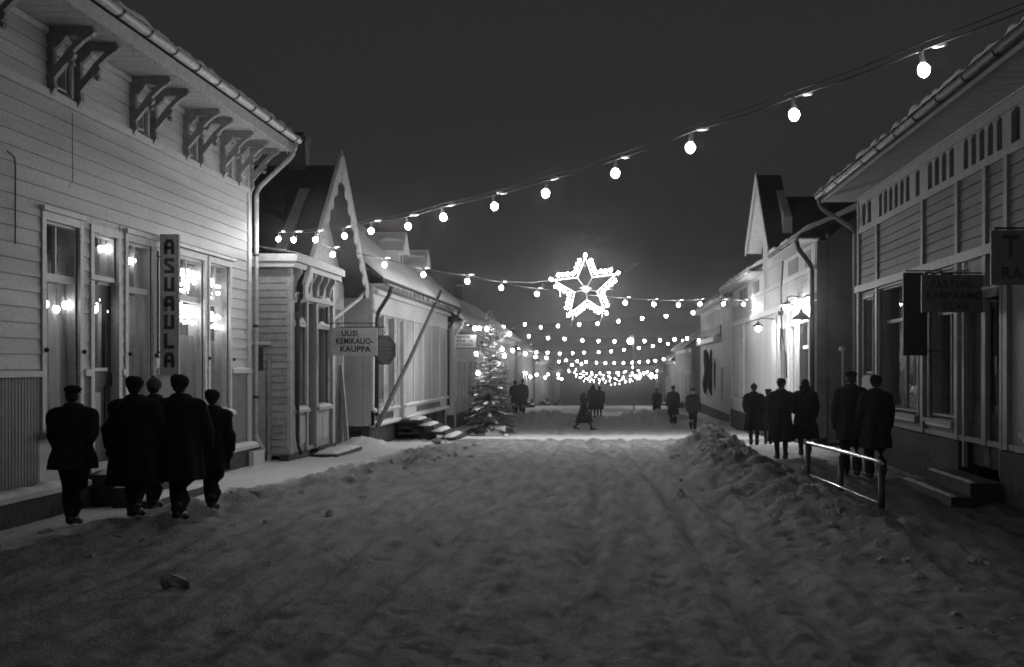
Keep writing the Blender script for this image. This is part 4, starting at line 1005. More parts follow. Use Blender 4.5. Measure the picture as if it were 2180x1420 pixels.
# ------------------------------------------------------------------ right: cream house with a tall gabled dormer
def cream_gable_house():
    X = 5.5; fc = Fac(X); S0, S1 = 32.5, 55.0; g = gz(X, 44, False)
    t = thing('dormered_house', (X, 44, g), 'cream boarded house with tall steep gabled dormer, brightly lit by its wall lamp', 'house')
    ops = [(33.7, 35.3, .75, 3.3), (36.6, 37.4, .2, 3.25), (38.2, 39.4, .75, 3.3), (50.3, 51.6, .75, 3.1)]
    mb = MB()
    for a, b, p, q in cells(S0, S1, .15, 5.4, ops): fc.box(mb, a, b, -.25, 0, p, q)
    wall = mb.build('wall', M['r2'], t)
    vboards(wall, fc, 40.9, 50.0, .9, 3.78, .30, M['r2']); vboards(wall, fc, 51.9, 54.8, .9, 3.78, .30, M['r2'])
    clapboards(wall, fc, S0 + .2, S1 - .2, 4.02, 4.62, .15, [(38.2, 43.5, 0, 9)], M['r2'])
    vboards(wall, fc, S0 + .2, 38.1, 4.78, 5.38, .17, M['r2'], 0.0); vboards(wall, fc, 43.6, S1 - .2, 4.78, 5.38, .17, M['r2'])
    for a, b in ((33.4, 34.3), (35.6, 37.6), (45, 47), (49, 52)):
        s = a
        while s < b: fc.box(MB(), s, s + .07, .023, .032, 4.82, 5.26).build('frieze_slot', M['slot'], t); s += .21  # dark strips laid on the boards as the shade of the slots
    for z0, z1, d in ((3.82, 4.0, .07), (4.64, 4.76, .07)): fc.box(MB(), S0, S1, .0, d, z0, z1).build('belt_course', M['trim'], t)
    for s, w in ((S0, .2), (35.75, .3), (37.55, .35), (40.3, .35), (50.0, .16), (S1 - .2, .2)): fc.box(MB(), s, s + w, .0, .06, .3, 3.8).build('pilaster', M['trim'], t)
    for o in (ops[0], ops[2], ops[3]):
        w = window(t, fc, *o, rows=(2.6,), cols=(1, 2), cas=.08, sill=True)
        mb = MB()
        for k in range(5):
            a = RND.uniform(o[0] + .1, o[1] - .3); zz = RND.choice((1.0, 1.7, 2.0)); fc.box(mb, a, a + .2, -.4, -.34, zz, zz + .25)
        mb.build('window_goods', M['sign'], w)
    o = ops[1]; d = fc.box(MB(), o[0], o[1], -.15, -.08, o[2], o[3]).build('door', M['l2'], t)
    fc.box(MB(), o[0] + .12, o[1] - .12, -.079, -.074, 1.3, 2.9).build('pane', glass(), d); fc.box(MB(), o[0] + .12, o[1] - .12, -.079, -.06, .4, 1.1).build('panel', M['l2'], d)
    fc.box(MB(), o[0] - .2, o[1] + .2, .06, .7, g - .3, .05).build('step', M['step'], t)
    fc.box(MB(), S0, S1, .0, .10, .62, .72).build('base_rail', M['trim'], t)
    fc.box(MB(), S0, S1, -.2, .10, g - .8, .14).build('foundation', M['stone'], t)
    fc.box(MB(), S0, S1, .0, .05, .15, .61).build('apron_board', M['trim'], t)
    # eave in two lengths on either side of the dormer
    for a, b in ((S0 - .35, 38.2), (43.45, S1 + .3)):
        fc.box(MB(), a, b, .0, .5, 5.402, 5.44).build('soffit', M['trim'], t); gutter(t, fc, a, b, .54, 5.50, .07, M['piped'] if a < 40 else M['pipe'], 1.5)
        roof_street(t, fc, a, b, .52, 5.54, -3.3, 7.2, .1, .14)
        MB().snow(fc.p(a + .1, .52, 5.52), fc.p(b - .1, .52, 5.52), .18, .09, lump=.8, seed=a).build('gutter_snow', M['snow'], t, True)
    # gabled wall dormer rising through the eave
    y0, y1, yc, zp = 38.35, 43.3, 40.85, 8.35
    mb = MB()
    for a, b, p, q in cells(y0, y1, 5.4, 6.75, [(39.9, 41.8, 5.75, 6.6)]): fc.box(mb, a, b, -.2, .05, p, q)
    mb.prism([(y0, 6.75), (y1, 6.75), (yc, zp - .1)], 'x', fc.x(-.2), fc.x(.05)); d = mb.build('dormer_wall', M['r2'], t)
    fd = Fac(fc.x(.05)); vboards(d, fd, y0 + .25, 39.75, 5.45, 6.7, .24, M['r2']); vboards(d, fd, 41.95, y1 - .2, 5.45, 6.7, .24, M['r2'])
    window(d, fd, 39.9, 41.8, 5.75, 6.6, cols=(3,), cas=.08, room=False)
    fc.box(MB(), y0, y0 + .22, .05, .10, 5.4, 6.75).build('corner_board', M['trim'], d); fc.box(MB(), y1 - .18, y1, .05, .10, 4.0, 6.9).build('corner_board', M['trim'], d)
    for ye, q in ((y0 - .55, -1), (y1 + .75, 1)):
        zb = zp - .85 * abs(ye - yc) * (1.0 if q < 0 else .78); zq = zp - .62
        MB().prism([(yc, zq), (ye, zb - .02), (ye, zb - .12), (yc, zq - .1)], 'x', fc.x(-3.3), fc.x(-.21)).build('dormer_roof', M['roof'], d)
        MB().prism([(yc, zp + .1), (ye, zb), (ye, zb - .1), (yc, zp)], 'x', fc.x(-.2), fc.x(.62)).build('dormer_roof', M['roof'], d)
        MB().prism([(yc, zp + .18), (ye, zb + .06), (ye, zb - .2), (yc, zp - .08)], 'x', fc.x(.622), fc.x(.66)).build('barge_board', M['trim'], d)
        MB().prism([(yc, zp - .01), (ye, zb - .102), (ye, zb - .12), (yc, zp - .03)], 'x', fc.x(.06), fc.x(.62)).build('verge_soffit', M['trim'], d)
    MB().prism([(S0 + .05, 5.42), (yc, 5.42), (yc, zp - .15)][:2] + [(yc, 5.6), (S0 + .05, 5.6)], 'x', fc.x(-.3), fc.x(-.26)).build('loft_board', M['r2'], t)
    MB().prism([(X + .26, .0), (X + .26, 5.45), (X + 3.3, 8.0), (X + 6.6, 5.45), (X + 6.6, .0)], 'y', S0 - .02, S0 + .2).build('end_wall', M['r1'], t)
    fc.box(MB(), S0 - .06, S0 - .021, -.24, .02, .15, 5.38).build('corner_board', M['r1'], t)
    pipe(t, [fc.p(S0 + .1, .54, 5.42), fc.p(S0 + .1, .5, 5.2), fc.p(S0 + .12, .12, 4.72), fc.p(S0 + .12, .11, .3)], .065, M['piped'])
    pipe(t, [fc.p(S1 - .2, .54, 5.42), fc.p(S1 - .2, .5, 5.2), fc.p(S1 - .2, .11, 4.8), fc.p(S1 - .2, .11, .2)], .05, M['pipe'])
    # electric leads and insulators on the wall
    q = sx(1665, 5.35)
    MB().tube([fc.p(q, .12, 5.35), fc.p(q + .05, .16, 4.6), fc.p(q, .18, 3.75), fc.p(q + .3, .1, 3.0), fc.p(q - .3, .08, 2.4), fc.p(q - .5, .07, 1.7)], .028, 6).build('electric_lead', M['blackm'], t, True)
    MB().tube([fc.p(q - .15, .13, 5.3), fc.p(q - .18, .2, 4.3), fc.p(q - .05, .2, 3.72)], .016, 6).build('electric_lead', M['blackm'], t, True)
    mb = MB().lathe([(.0, -.08), (.07, -.08), (.09, 0), (.05, .1), (.0, .12)], fc.p(q, .2, 3.72), 8); mb.build('insulator', M['blackm'], t)
cream_gable_house()
# lit wall lamp and its arm, dark enamel lamp, second lit lamp
def wall_lamp(px_, py_, X, name, label, lit, r=.10):
    Y = sx(px_, X); z = zx(px_, py_, X)
    t = thing(name, (X, Y, z), label, 'lamp')
    MB().tube([(5.45, Y, z + .28), (X + .1, Y, z + .3), (X, Y, z + .26), (X, Y, z + .16)], .018, 8).build('arm', M['blackm'], t, True)
    MB().lathe([(.03, .18), (.05, .14), (.17, .06), (.20, .02), (.19, .02), (.15, .05), (.03, .13)], (X, Y, z), 16).build('shade', M['blackm'], t, True)
    b = MB().ell((X, Y, z - .03), (r, r, r * 1.2), 10, 8)
    b.build('bulb', emat(name + '_glow', lit) if lit else M['sign'], t, True)
    return t
wall_lamp(1676, 652, 5.12, 'bright_wall_lamp', 'brightest lamp, glaring close against the cream dormered house wall on the right', LWALL, .10)
wall_lamp(1614, 697, 4.9, 'small_wall_lamp', 'small lit lamp on a horizontal arm left of the brightest wall lamp', 240, .09)
XL_ = 5.17; Y = sx(1706, XL_); z = zx(1706, 672, XL_)
t = thing('dark_street_lamp', (XL_, Y, z), 'unlit lamp with dark flared enamel shade in front of the lit cream wall', 'lamp')
MB().lathe([(.02, .2), (.05, .16), (.06, .1), (.24, -.06), (.25, -.1), (.22, -.1), (.04, .05), (.0, .06)], (XL_, Y, z), 14).build('shade', M['blackm'], t, True)
MB().tube([(5.48, Y, z + .55), (XL_ + .15, Y, z + .55), (XL_ + .02, Y, z + .45), (XL_, Y, z + .18)], .018, 8).build('arm', M['blackm'], t, True)
MB().ell((XL_, Y, z - .06), (.06, .06, .09), 8, 6).build('bulb', M['sign'], t, True)
# pole in the gap between the houses
t = thing('gap_post', at(1796, 860, 29.6), 'thin pale post standing in the gap between the two right-hand houses', 'post')
p = at(1796, 745, 29.6); MB().tube([(p.x, 29.6, -.2), (p.x, 29.6, p.z)], .045, 8).build('shaft', M['r1t'], t)
MB().ell((p.x - .04, 29.6, p.z + .03), (.09, .09, .06), 10, 6).build('cap', M['snow'], t, True)

# right: house hung with furs
t, fc, zb, ze = simple_house(6.0, 60, 81, 6.35, 'tall pale house hung with dark furs under a white shelf, farther along on the right', M['l3'], wn=2, door=False)
MB().box(5.55, 5.99, 66, 79.5, 3.40, 3.62).build('shop_board', M['sign'], t)
MB().snow((5.75, 66.2, 3.62), (5.75, 79.3, 3.62), .35, .14, lump=.8).build('board_snow', M['snow'], t, True)
MB().box(5.9, 5.99, 66, 80, 3.64, 4.3).build('shop_fascia', M['dark'], t)
for i, (px_, ya, yb, lab) in enumerate(((1501, 745, 838, 'dark fur farthest left of the four hanging on the pale house'), (1513, 745, 842, 'dark fur second from left of the four hanging on the pale house'),
                                       (1527, 748, 848, 'longest dark fur, third of the four hanging on the pale house'), (1541, 748, 828, 'dark fur farthest right of the four hanging on the pale house'))):
    Y = 74.5 - i * 2.4; a = at(px_, ya, Y); b = at(px_ + 3, yb, Y)
    t2 = thing('hanging_fur', (a.x, Y, a.z), lab, 'fur', 'furs hanging on the pale house')
    pts = []; rs = []
    for k in range(9):
        q = k / 8; v = a.lerp(b, q); v.x += .09 * math.sin(q * 5 + i); pts.append(v); rs.append((.10, .15, .19, .17, .14, .15, .17, .12, .05)[k] * 1.15)
    MB().tube(pts, rs, 9).build('pelt', M['fur'], t2, True)
    MB().tube([a + Vector((0, 0, -.02)), a + Vector((.15, .1, .25))], .015, 5).build('hook', M['blackm'], t2)
Y = 69; c = at(1533, 783, Y)
t2 = thing('pale_fur_collar', c, 'small pale pointed fur collar hanging between the dark furs', 'fur')
MB().prism([(c.x - .2, c.z + .2), (c.x, c.z + .1), (c.x + .2, c.z + .2), (c.x + .17, c.z - .1), (c.x, c.z - .25), (c.x - .17, c.z - .1)], 'y', Y - .45, Y - .38).build('pelt', M['furp'], t2)
MB().tube([(c.x, Y - .41, c.z + .1), (c.x + .1, Y - .2, c.z + .5)], .012, 5).build('hook', M['blackm'], t2)

# ------------------------------------------------------------------ railing by the right-hand footway
t = thing('street_railing', (3.4, 18, .1), 'two-bar tubular railing with frosted shining bars on the right footway', 'railing')
A = Vector((3.55, 16.0, .78)); B = Vector((3.23, 20.0, .80)); 
def rp(k, z): v = A.lerp(B, k); return Vector((v.x, v.y, z))
MB().tube([rp(-.01, .76), rp(.02, .795), rp(.06, .80), rp(.5, .80), rp(.94, .80), rp(1.0, .80)], .027, 10).build('top_bar', M['rail'], t, True)
MB().tube([rp(.0, .25), rp(.5, .27), rp(1.0, .28)], .018, 8).build('lower_bar', M['rail'], t, True)
for k in (0, 1): MB().tube([rp(k, -.3), rp(k, .79)], .045, 10).build('post', M['blackm'], t, True)
q = at(1790, 1000, 18.4); tag(MB().tube([(3.47, 18.4, -.2), (3.47, 18.4, .70)], .04, 8).build('short_post', M['blackm'], None, True), 'short black post just behind the frosted railing', 'post')

# ------------------------------------------------------------------ strings of bulbs
SOCK = MB().lathe([(.012, .075), (.02, .07), (.021, .01), (.026, -.02), (.024, -.028), (.0, -.028)], (0, 0, 0), 8).mesh('socket', M['sock_m'])
CLUMP = [MB().ell((0, 0, 0), (.05, .02, .017), 8, 5).mesh('snow_clump', M['snow'], smooth=True)]
def light_string(name, label, pts, r, m, ends=(), clump=False, cab=.012, group='strings of bulbs across the street', bn=10, wire=False, dim=None):
    pts = [Vector(p) for p in pts]; mid = pts[len(pts) // 2]
    t = thing(name, mid, label, 'light string', group)
    path = []
    allp = ([Vector(ends[0])] if ends and ends[0] else []) + [p + Vector((0, 0, r * 1.1 + .10)) for p in pts] + ([Vector(ends[1])] if ends and len(ends) > 1 and ends[1] else [])
    for a, b in zip(allp, allp[1:]):
        L = (b - a).length
        for k in range(4): q = k / 4; path.append(a.lerp(b, q) + Vector((0, 0, -.012 * L * 4 * q * (1 - q) * .5)))
    path.append(allp[-1])
    c = MB().tube(path, cab, 5).build('cable', M['cable'], t)
    if wire:
        MB().tube([p + Vector((0, 0, .05)) for i, p in enumerate(path)], cab * .6, 5).build('support_wire', M['cable'], t)
    me = bulb_mesh(r, m, bn); me2 = bulb_mesh(r, dim[1], bn) if dim else None
    for i, p in enumerate(pts):
        b = link('bulb', me2 if dim and i < dim[0] else me, t, p + Vector((0, 0, r)), rot=(RND.uniform(-.15, .15), RND.uniform(-.15, .15), 0))
        s = link('socket', SOCK, b, p + Vector((0, 0, r * 1.05 + .03)), scale=(r / .05,) * 3 if r < .08 else (1.6,) * 3)
        if clump:
            link('snow_clump', CLUMP[0], t, p + Vector((.10 + .03 * RND.random(), -.02, r * 1.1 + .125)), scale=(r / .045 * RND.uniform(.8, 1.5), r / .045, r / .045), rot=(0, RND.uniform(-.25, .05), 0))
    return t
g1 = emat('bulb_glow_near', L1S); g2 = emat('bulb_glow_mid', L2S); g3 = emat('bulb_glow_far', LFAR); g4 = emat('bulb_glow_cluster', LCL)
S1P = [(1965, 150), (1690, 245), (1470, 315), (1310, 370), (1162, 412), (1052, 440), (943, 463), (868, 482), (790, 492), (733, 503), (672, 510), (625, 511), (593, 509)]
pts = [at(x, y, 8.8 + 1.408 * i) for i, (x, y) in enumerate(S1P)]
pts = [Vector((2.25 + .77, 8.8 - 1.41, 4.27))] + pts
light_string('light_string', 'nearest string of bulbs, rising across the sky to the upper right corner', pts, .045, g1, ((5.0, 3.6, 5.6), (-7.4, 27.6, 5.1)), True, .006, wire=True, bn=12, dim=(7, emat('bulb_glow_weak', 130.0)))
S2P = {0: (708, 542), 1: (818, 564), 2: (901, 585), 3: (995, 599), 4: (1067, 613), 5: (1143, 626), 8: (1331, 645), 9: (1392, 648), 10: (1444, 650), 11: (1490, 647), 12: (1541, 647), 13: (1583, 648), 14: (1620, 643), 15: (1655, 635)}
pts = [at(x, y, 30 + 1.3 * i) for i, (x, y) in S2P.items()]
light_string('light_string', 'second string of bulbs, carrying the big lit star over the street', pts, .058, g2, ((-6.83, 28.5, 4.95), (5.45, 50.5, 5.2)), True, .012)
SA = [(1475, 666), (1418, 673), (1367, 678), (1317, 684), (1272, 689), (1233, 691), (1188, 694), (1151, 697), (1117, 691), (1072, 696)]
light_string('light_string', 'third string of bulbs, hanging just below the star and rising to the right', [at(x, y, 68 + 2.0 * i) for i, (x, y) in enumerate(SA)], .085, g3, (at(1500, 655, 66), None), False, .015)
SB = [(1084, 711), (1126, 716), (1167, 720), (1202, 722), (1240, 725), (1274, 726), (1308, 727), (1372, 726), (1405, 725), (1436, 723), (1463, 721), (1488, 725)]
light_string('light_string', 'fourth string of bulbs down the street, nearly level from the tree to the fur house', [at(x, y, 80 - .3 * i) for i, (x, y) in enumerate(SB)], .085, g3, (None, at(1494, 722, 77)), False, .015)
SC = [(1454, 726), (1422, 732), (1390, 737), (1360, 741), (1328, 745), (1301, 748), (1274, 750), (1243, 751), (1219, 752), (1192, 753), (1166, 751), (1142, 750), (1120, 748), (1105, 741)]
light_string('light_string', 'fifth string of bulbs down the street, dipping left of the far street lamp', [at(x, y, 112 - .8 * i) for i, (x, y) in enumerate(SC)], .10, g3, (), False, .015)
SD = [(1190, 770), (1205, 767), (1229, 769), (1247, 771), (1270, 772), (1289, 773), (1307, 773), (1327, 773), (1346, 772), (1361, 771), (1380, 770), (1395, 768), (1413, 765)]
light_string('light_string', 'sixth string of bulbs down the street, just above the dense cluster of lights', [at(x, y, 132 - 1.2 * i) for i, (x, y) in enumerate(SD)], .105, g3, (), False, .015, bn=8)
light_string('light_string', 'short string of bulbs along the far left housefronts, left of the dense cluster of lights', [at(x, y, Y) for x, y, Y in ((1091, 746, 78), (1118, 753, 86), (1140, 760, 93), (1163, 762, 100), (1218, 777, 120), (1238, 775, 128))], .11, g3, (), False, .015, bn=8)
light_string('light_string', 'low string of bulbs at the far left housefronts, left of the cluster at its level', [at(x, y, Y) for x, y, Y in ((1119, 795, 101), (1129, 802, 104), (1143, 798, 108), (1161, 804, 116), (1167, 797, 118), (1188, 797, 128), (1189, 805, 132), (1196, 807, 138))], .11, g3, (), False, .015, bn=8)
light_string('light_string', 'low string of bulbs at the far right housefronts, right of the cluster at its level', [at(x, y, Y) for x, y, Y in ((1396, 802, 100), (1387, 803, 104), (1387, 797, 106), (1370, 795, 112), (1361, 805, 118), (1353, 801, 124), (1347, 795, 128), (1348, 782, 130))], .11, g3, (), False, .015, bn=8)
for k in range(8):
    Y0 = 160 + 20 * k; pts = []
    for i in range(11):
        q = i / 10; x = -6.3 + 12.3 * q + RND.uniform(-.3, .3); y = Y0 + 16 * (q if k % 2 else 1 - q)
        py_ = 791 + 3.0 * k + 5 * math.sin(q * PI) + RND.uniform(-3, 3) - (3 if k < 2 else 0)
        pts.append(Vector((x, y, CZ + (VY - py_) * y / F)))
    light_string('light_string', 'one of the far strings of bulbs merging into the dense cluster at the street end', pts, .10, g4, (), False, .02, 'far strings in the dense cluster', 8)

# ------------------------------------------------------------------ lit star
YS = 39.3
out = [(1246, 548), (1312, 583), (1288, 663), (1213, 667), (1178, 596)]
inn = [(1261, 590), (1271, 620), (1250, 638), (1223, 622), (1229, 591)]
c = at(1247, 612, YS)
t = thing('lit_star', c, 'large five-pointed star of lit bulbs hanging over the middle of the street', 'star')
ring = []
for i in range(5): ring += [at(*out[i], YS), at(*inn[i], YS)]
mb = MB(); 
for i in range(10): mb.tube([ring[i], ring[(i + 1) % 10]], .018, 6)
for i in range(10): mb.tube([ring[i] + Vector((0, .12, 0)), ring[(i + 1) % 10] + Vector((0, .12, 0))], .018, 6)
for v in ring: mb.tube([v, v + Vector((0, .12, 0))], .014, 6)
mb.build('star_frame', M['frame'], t)
mb = MB()
for i in range(1, 10, 2): mb.tube([ring[i] + Vector((0, .06, 0)), c + Vector((0, .06, -.05))], .012, 5)
mb.build('spoke', M['frame'], t)
mb = MB().lathe([(.0, -.04), (.10, -.04), (.12, 0), (.10, .04), (0, .04)], c + Vector((0, .06, -.05)), 10, 'y'); mb.build('hub', M['frame'], t)
MB().snow(c + Vector((-.2, .02, -.02)), c + Vector((.2, .02, -.03)), .06, .04, lump=1.2).build('hub_snow', M['snow'], t, True)
gs = emat('star_bulb_glow', LSTAR); me = bulb_mesh(.052, gs)
for i in range(10):
    a, b = ring[i], ring[(i + 1) % 10]; n = 5
    for k in range(n):
        q = (k + .1) / n if i % 2 == 0 else (k + .9) / n
        if (i % 2 == 0 and k == 0) or (i % 2 == 1 and k == n - 1): continue
        v = a.lerp(b, q); nrm = (b - a).cross(Vector((0, 1, 0))).normalized()
        if nrm.dot(v - c) < 0: nrm = -nrm
        rot = Vector((0, 0, -1)).rotation_difference(nrm).to_euler()
        link('bulb', me, t, v + nrm * .085 + Vector((0, -.03, 0)), rot=rot)
for i in range(0, 10, 2):
    nrm = (ring[i] - c).normalized(); link('bulb', me, t, ring[i] + nrm * .02, rot=Vector((0, 0, -1)).rotation_difference(nrm).to_euler())
for (a, b, d) in (((1218, 660), (1219, 678), (1215, 696)), ((1279, 650), (1282, 672), (1276, 690)), ((1191, 608), (1193, 620), (1192, 632))):
    MB().tube([at(*a, YS), at(*b, YS), at(*d, YS)], .014, 5).build('cable_end', M['frame'], t, True)
for q, e in ((ring[2], at(1360, 560, 42.5)), (ring[8], at(1080, 600, 36))): MB().tube([q, q.lerp(e, .5) + Vector((0, 0, -.05)), e], .01, 5).build('stay_wire', M['cable'], t)

# ------------------------------------------------------------------ far street lamp and lantern
p = at(1342, 726, 92); t = thing('street_lamp', (p.x, 92, gz(p.x, 92, False)), 'far lit street lamp on a tall pole right of the street axis', 'street lamp')
MB().tube([(p.x + .25, 92, gz(p.x, 92, False) - .3), (p.x + .25, 92, p.z + .3), (p.x + .2, 92, p.z + .42), (p.x, 92, p.z + .4), (p.x, 92, p.z + .25)], .06, 8).build('pole', M['frame'], t, True)
MB().ell((p.x, 92, p.z), (.24, .24, .24), 12, 8).build('globe', emat('street_lamp_glow', 16), t, True)
p = at(1110, 832, 64); t = thing('lantern', p, 'small pale lantern above the people behind the Christmas tree', 'lantern')
MB().lathe([(.06, -.14), (.12, .02), (.15, .12), (.10, .16), (.02, .2)], p, 8).build('glass', emat('lantern_glow', .5), t); MB().tube([p + Vector((0, 0, .2)), p + Vector((0, .0, .35)), p + Vector((-2.4, .0, .35))], .015, 5).build('arm', M['blackm'], t)

# ------------------------------------------------------------------ Christmas tree
def spruce():
    bx, by = at(1044, 900, 44).x, 44.0; g = gz(bx, by); H = 4.45; r = random.Random(5)
    t = thing('christmas_tree', (bx, by, g), 'snow-dusted spruce Christmas tree with a few lit bulbs standing on the left of the street', 'tree')
    MB().tube([(bx, by, g - .2), (bx + .02, by, g + 1.2), (bx - .02, by, g + 3.0), (bx, by, g + H)], [.085, .07, .035, .006], 8).build('trunk', M['bark'], t, True)
    nb = MB(); sb = MB(); wb = MB()
    def blade(p, d, L, w):
        u = d.cross(Vector((r.uniform(-1, 1), r.uniform(-1, 1), r.uniform(-1, 1)))).normalized() * w
        nb.add([p - u, p + u, p + d * L], [(0, 1, 2)])
    def branch(p, d, L, lvl):
        n = max(4, int(L / .045)); q = p.copy(); dd = d.copy(); pts = [q.copy()]
        for i in range(n):
            f = i / n; dd = (dd + Vector((r.uniform(-.06, .06), r.uniform(-.06, .06), -.035 + .07 * f))).normalized(); q = q + dd * (L / n); pts.append(q.copy())
            if f > .12 or lvl:
                for k in range(8 if lvl else 7):
                    e = (dd * r.uniform(.3, .9) + Vector((r.uniform(-1, 1), r.uniform(-1, 1), r.uniform(-.7, .8)))).normalized()
                    blade(q, e, r.uniform(.06, .115), .011)
            if lvl == 0 and i > 2 and i % 2 == 0:
                s = 1 if (i // 2) % 2 else -1; sd = (dd * .75 + dd.cross(Vector((0, 0, 1))).normalized() * s * .8 + Vector((0, 0, r.uniform(-.25, .05)))).normalized()
                branch(q, sd, L * (1 - f) * .55 + .05, 1)
        wb.tube([pts[0], pts[len(pts) // 2], pts[-1]], [.012 if lvl == 0 else .006, .008 if lvl == 0 else .004, .002], 4, False)
        if lvl == 0 and r.random() < .45 + .4 * ((p.z - g) / H > .45) and L > .22:
            a = pts[int(n * .35)]; b = pts[int(n * r.uniform(.75, .98))]
            if (b - a).length > .08: sb.snow(a + Vector((0, 0, .01)), b + Vector((0, 0, .01)), r.uniform(.06, .13), r.uniform(.03, .06), n=8, lump=1.0, seed=r.uniform(0, 50))
    z = .42
    while z < H - .12:
        f = z / H; R_ = 1.0 * (1 - f) ** .95 + .04; nn = r.randint(8, 10); a0 = r.uniform(0, 6)
        for k in range(nn):
            a = a0 + 2 * PI * k / nn + r.uniform(-.25, .25); L = R_ * r.uniform(.72, 1.15)
            branch(Vector((bx, by, g + z + r.uniform(-.06, .06))), Vector((math.cos(a), math.sin(a), -.28 + .75 * f)).normalized(), L, 0)
        z += .165 * (1 - .45 * f)
    for k in range(30): blade(Vector((bx, by, g + H - .4 + .013 * k)), Vector((r.uniform(-.6, .6), r.uniform(-.6, .6), 1)).normalized(), .1, .006)
    nb.build('crown', M['needle'], t); wb.build('branches', M['bark'], t); sb.build('branch_snow', M['snow'], t, True)
    # foot: a block of packed snow and timber
    mb = MB().prism([(bx - .15, g - .1), (bx + .60, g - .1), (bx + .56, g + .30), (bx + .1, g + .36), (bx - .12, g + .2)], 'y', by - .45, by + .2)
    foot = mb.build('foot_block', M['snow'], t)
    MB().tube([(bx - .55, by - .1, g + .03), (bx - .2, by - .2, g + .1), (bx, by - .1, g + .28)], [.05, .07, .09], 7).build('foot_brace', M['bark'], foot)
    # bulbs
    L_ = thing('tree_lights', (bx, by - .3, g + 2.5), 'handful of lit bulbs hung on the spruce Christmas tree', 'lights')
    gm = emat('tree_bulb_glow', LTREE); me = bulb_mesh(.06, gm); prev = None; path = []
    for (x, y, dy) in ((1036, 700, -.38), (1085, 710, -.1), (1069, 743, -.55), (1074, 757, -.62), (1014, 753, -.58), (1018, 794, -.75), (1020, 698, .4)):
        v = at(x, y, by + dy); link('bulb', me, L_, v + Vector((0, 0, .05))); path.append(v + Vector((0, 0, .1)))
    MB().tube([at(1066, 730, by - .1), at(1072, 718, by - .1), at(1083, 709, by - .1)], .014, 5).build('bulb_stalk', M['frame'], L_, True)
    P = []
    for a, b in zip(path, path[1:]): P += [a, a.lerp(b, .5) + Vector((0, 0, -.12))]
    MB().tube(P + [path[-1]], .008, 4).build('cable', M['cable'], L_)
    v = at(1077, 940, 42.2); o = MB().ell((v.x, v.y, gz(v.x, v.y) + .05), (.09, .08, .07), 10, 8).build('snowball', M['snow'], None, True)
    tag(o, 'small round white snowball lying at the foot of the Christmas tree', 'snowball')
spruce()

# ------------------------------------------------------------------ people
def remesh(name, mb, m, parent, vox, dec=1.0, rot=None, smooth_it=5):
    me = bpy.data.meshes.new(name); me.from_pydata(mb.v, [], mb.f)
    bm = bmesh.new(); bm.from_mesh(me); bmesh.ops.recalc_face_normals(bm, faces=bm.faces); bm.to_mesh(me); bm.free()
    o = bpy.data.objects.new(name, me); COL.objects.link(o)
    a = o.modifiers.new('r', 'REMESH'); a.mode = 'VOXEL'; a.voxel_size = vox
    b = o.modifiers.new('s', 'SMOOTH'); b.factor = .5; b.iterations = smooth_it
    if dec < 1: d = o.modifiers.new('d', 'DECIMATE'); d.ratio = dec
    dg = bpy.context.evaluated_depsgraph_get(); nm = bpy.data.meshes.new_from_object(o.evaluated_get(dg))
    bpy.data.objects.remove(o); bpy.data.meshes.remove(me)
    nm.name = name; nm.materials.clear(); nm.materials.append(m)
    for p in nm.polygons: p.use_smooth = True
    q = bpy.data.objects.new(name, nm); COL.objects.link(q); q.parent = parent
    return q
def cap(mb, pts, rs, n=10):      # rounded tapered limb
    pts = [Vector(p) for p in pts]; P = []; R_ = []
    d0 = (pts[0] - pts[1]).normalized(); d1 = (pts[-1] - pts[-2]).normalized()
    P += [pts[0] + d0 * rs[0] * .95, pts[0] + d0 * rs[0] * .6]; R_ += [rs[0] * .25, rs[0] * .8]
    P += pts; R_ += rs
    P += [pts[-1] + d1 * rs[-1] * .6, pts[-1] + d1 * rs[-1] * .95]; R_ += [rs[-1] * .8, rs[-1] * .25]
    mb.tube(P, R_, n)
def loft(mb, rings, n=18):       # rings: (z, cx, cy, rx, ry)
    o = len(mb.v)
    for z, cx, cy_, rx, ry in rings:
        for k in range(n):
            a = 2 * PI * k / n; s = math.sin(a); c_ = math.cos(a)
            mb.v.append((cx + rx * math.copysign(abs(c_) ** .85, c_), cy_ + ry * math.copysign(abs(s) ** .85, s), z))
    for i in range(len(rings) - 1):
        for k in range(n):
            a = o + i * n + k; b = o + i * n + (k + 1) % n; mb.f.append((a, b, b + n, a + n))
    mb.f.append(tuple(range(o, o + n))[::-1]); e = o + (len(rings) - 1) * n; mb.f.append(tuple(range(e, e + n)))
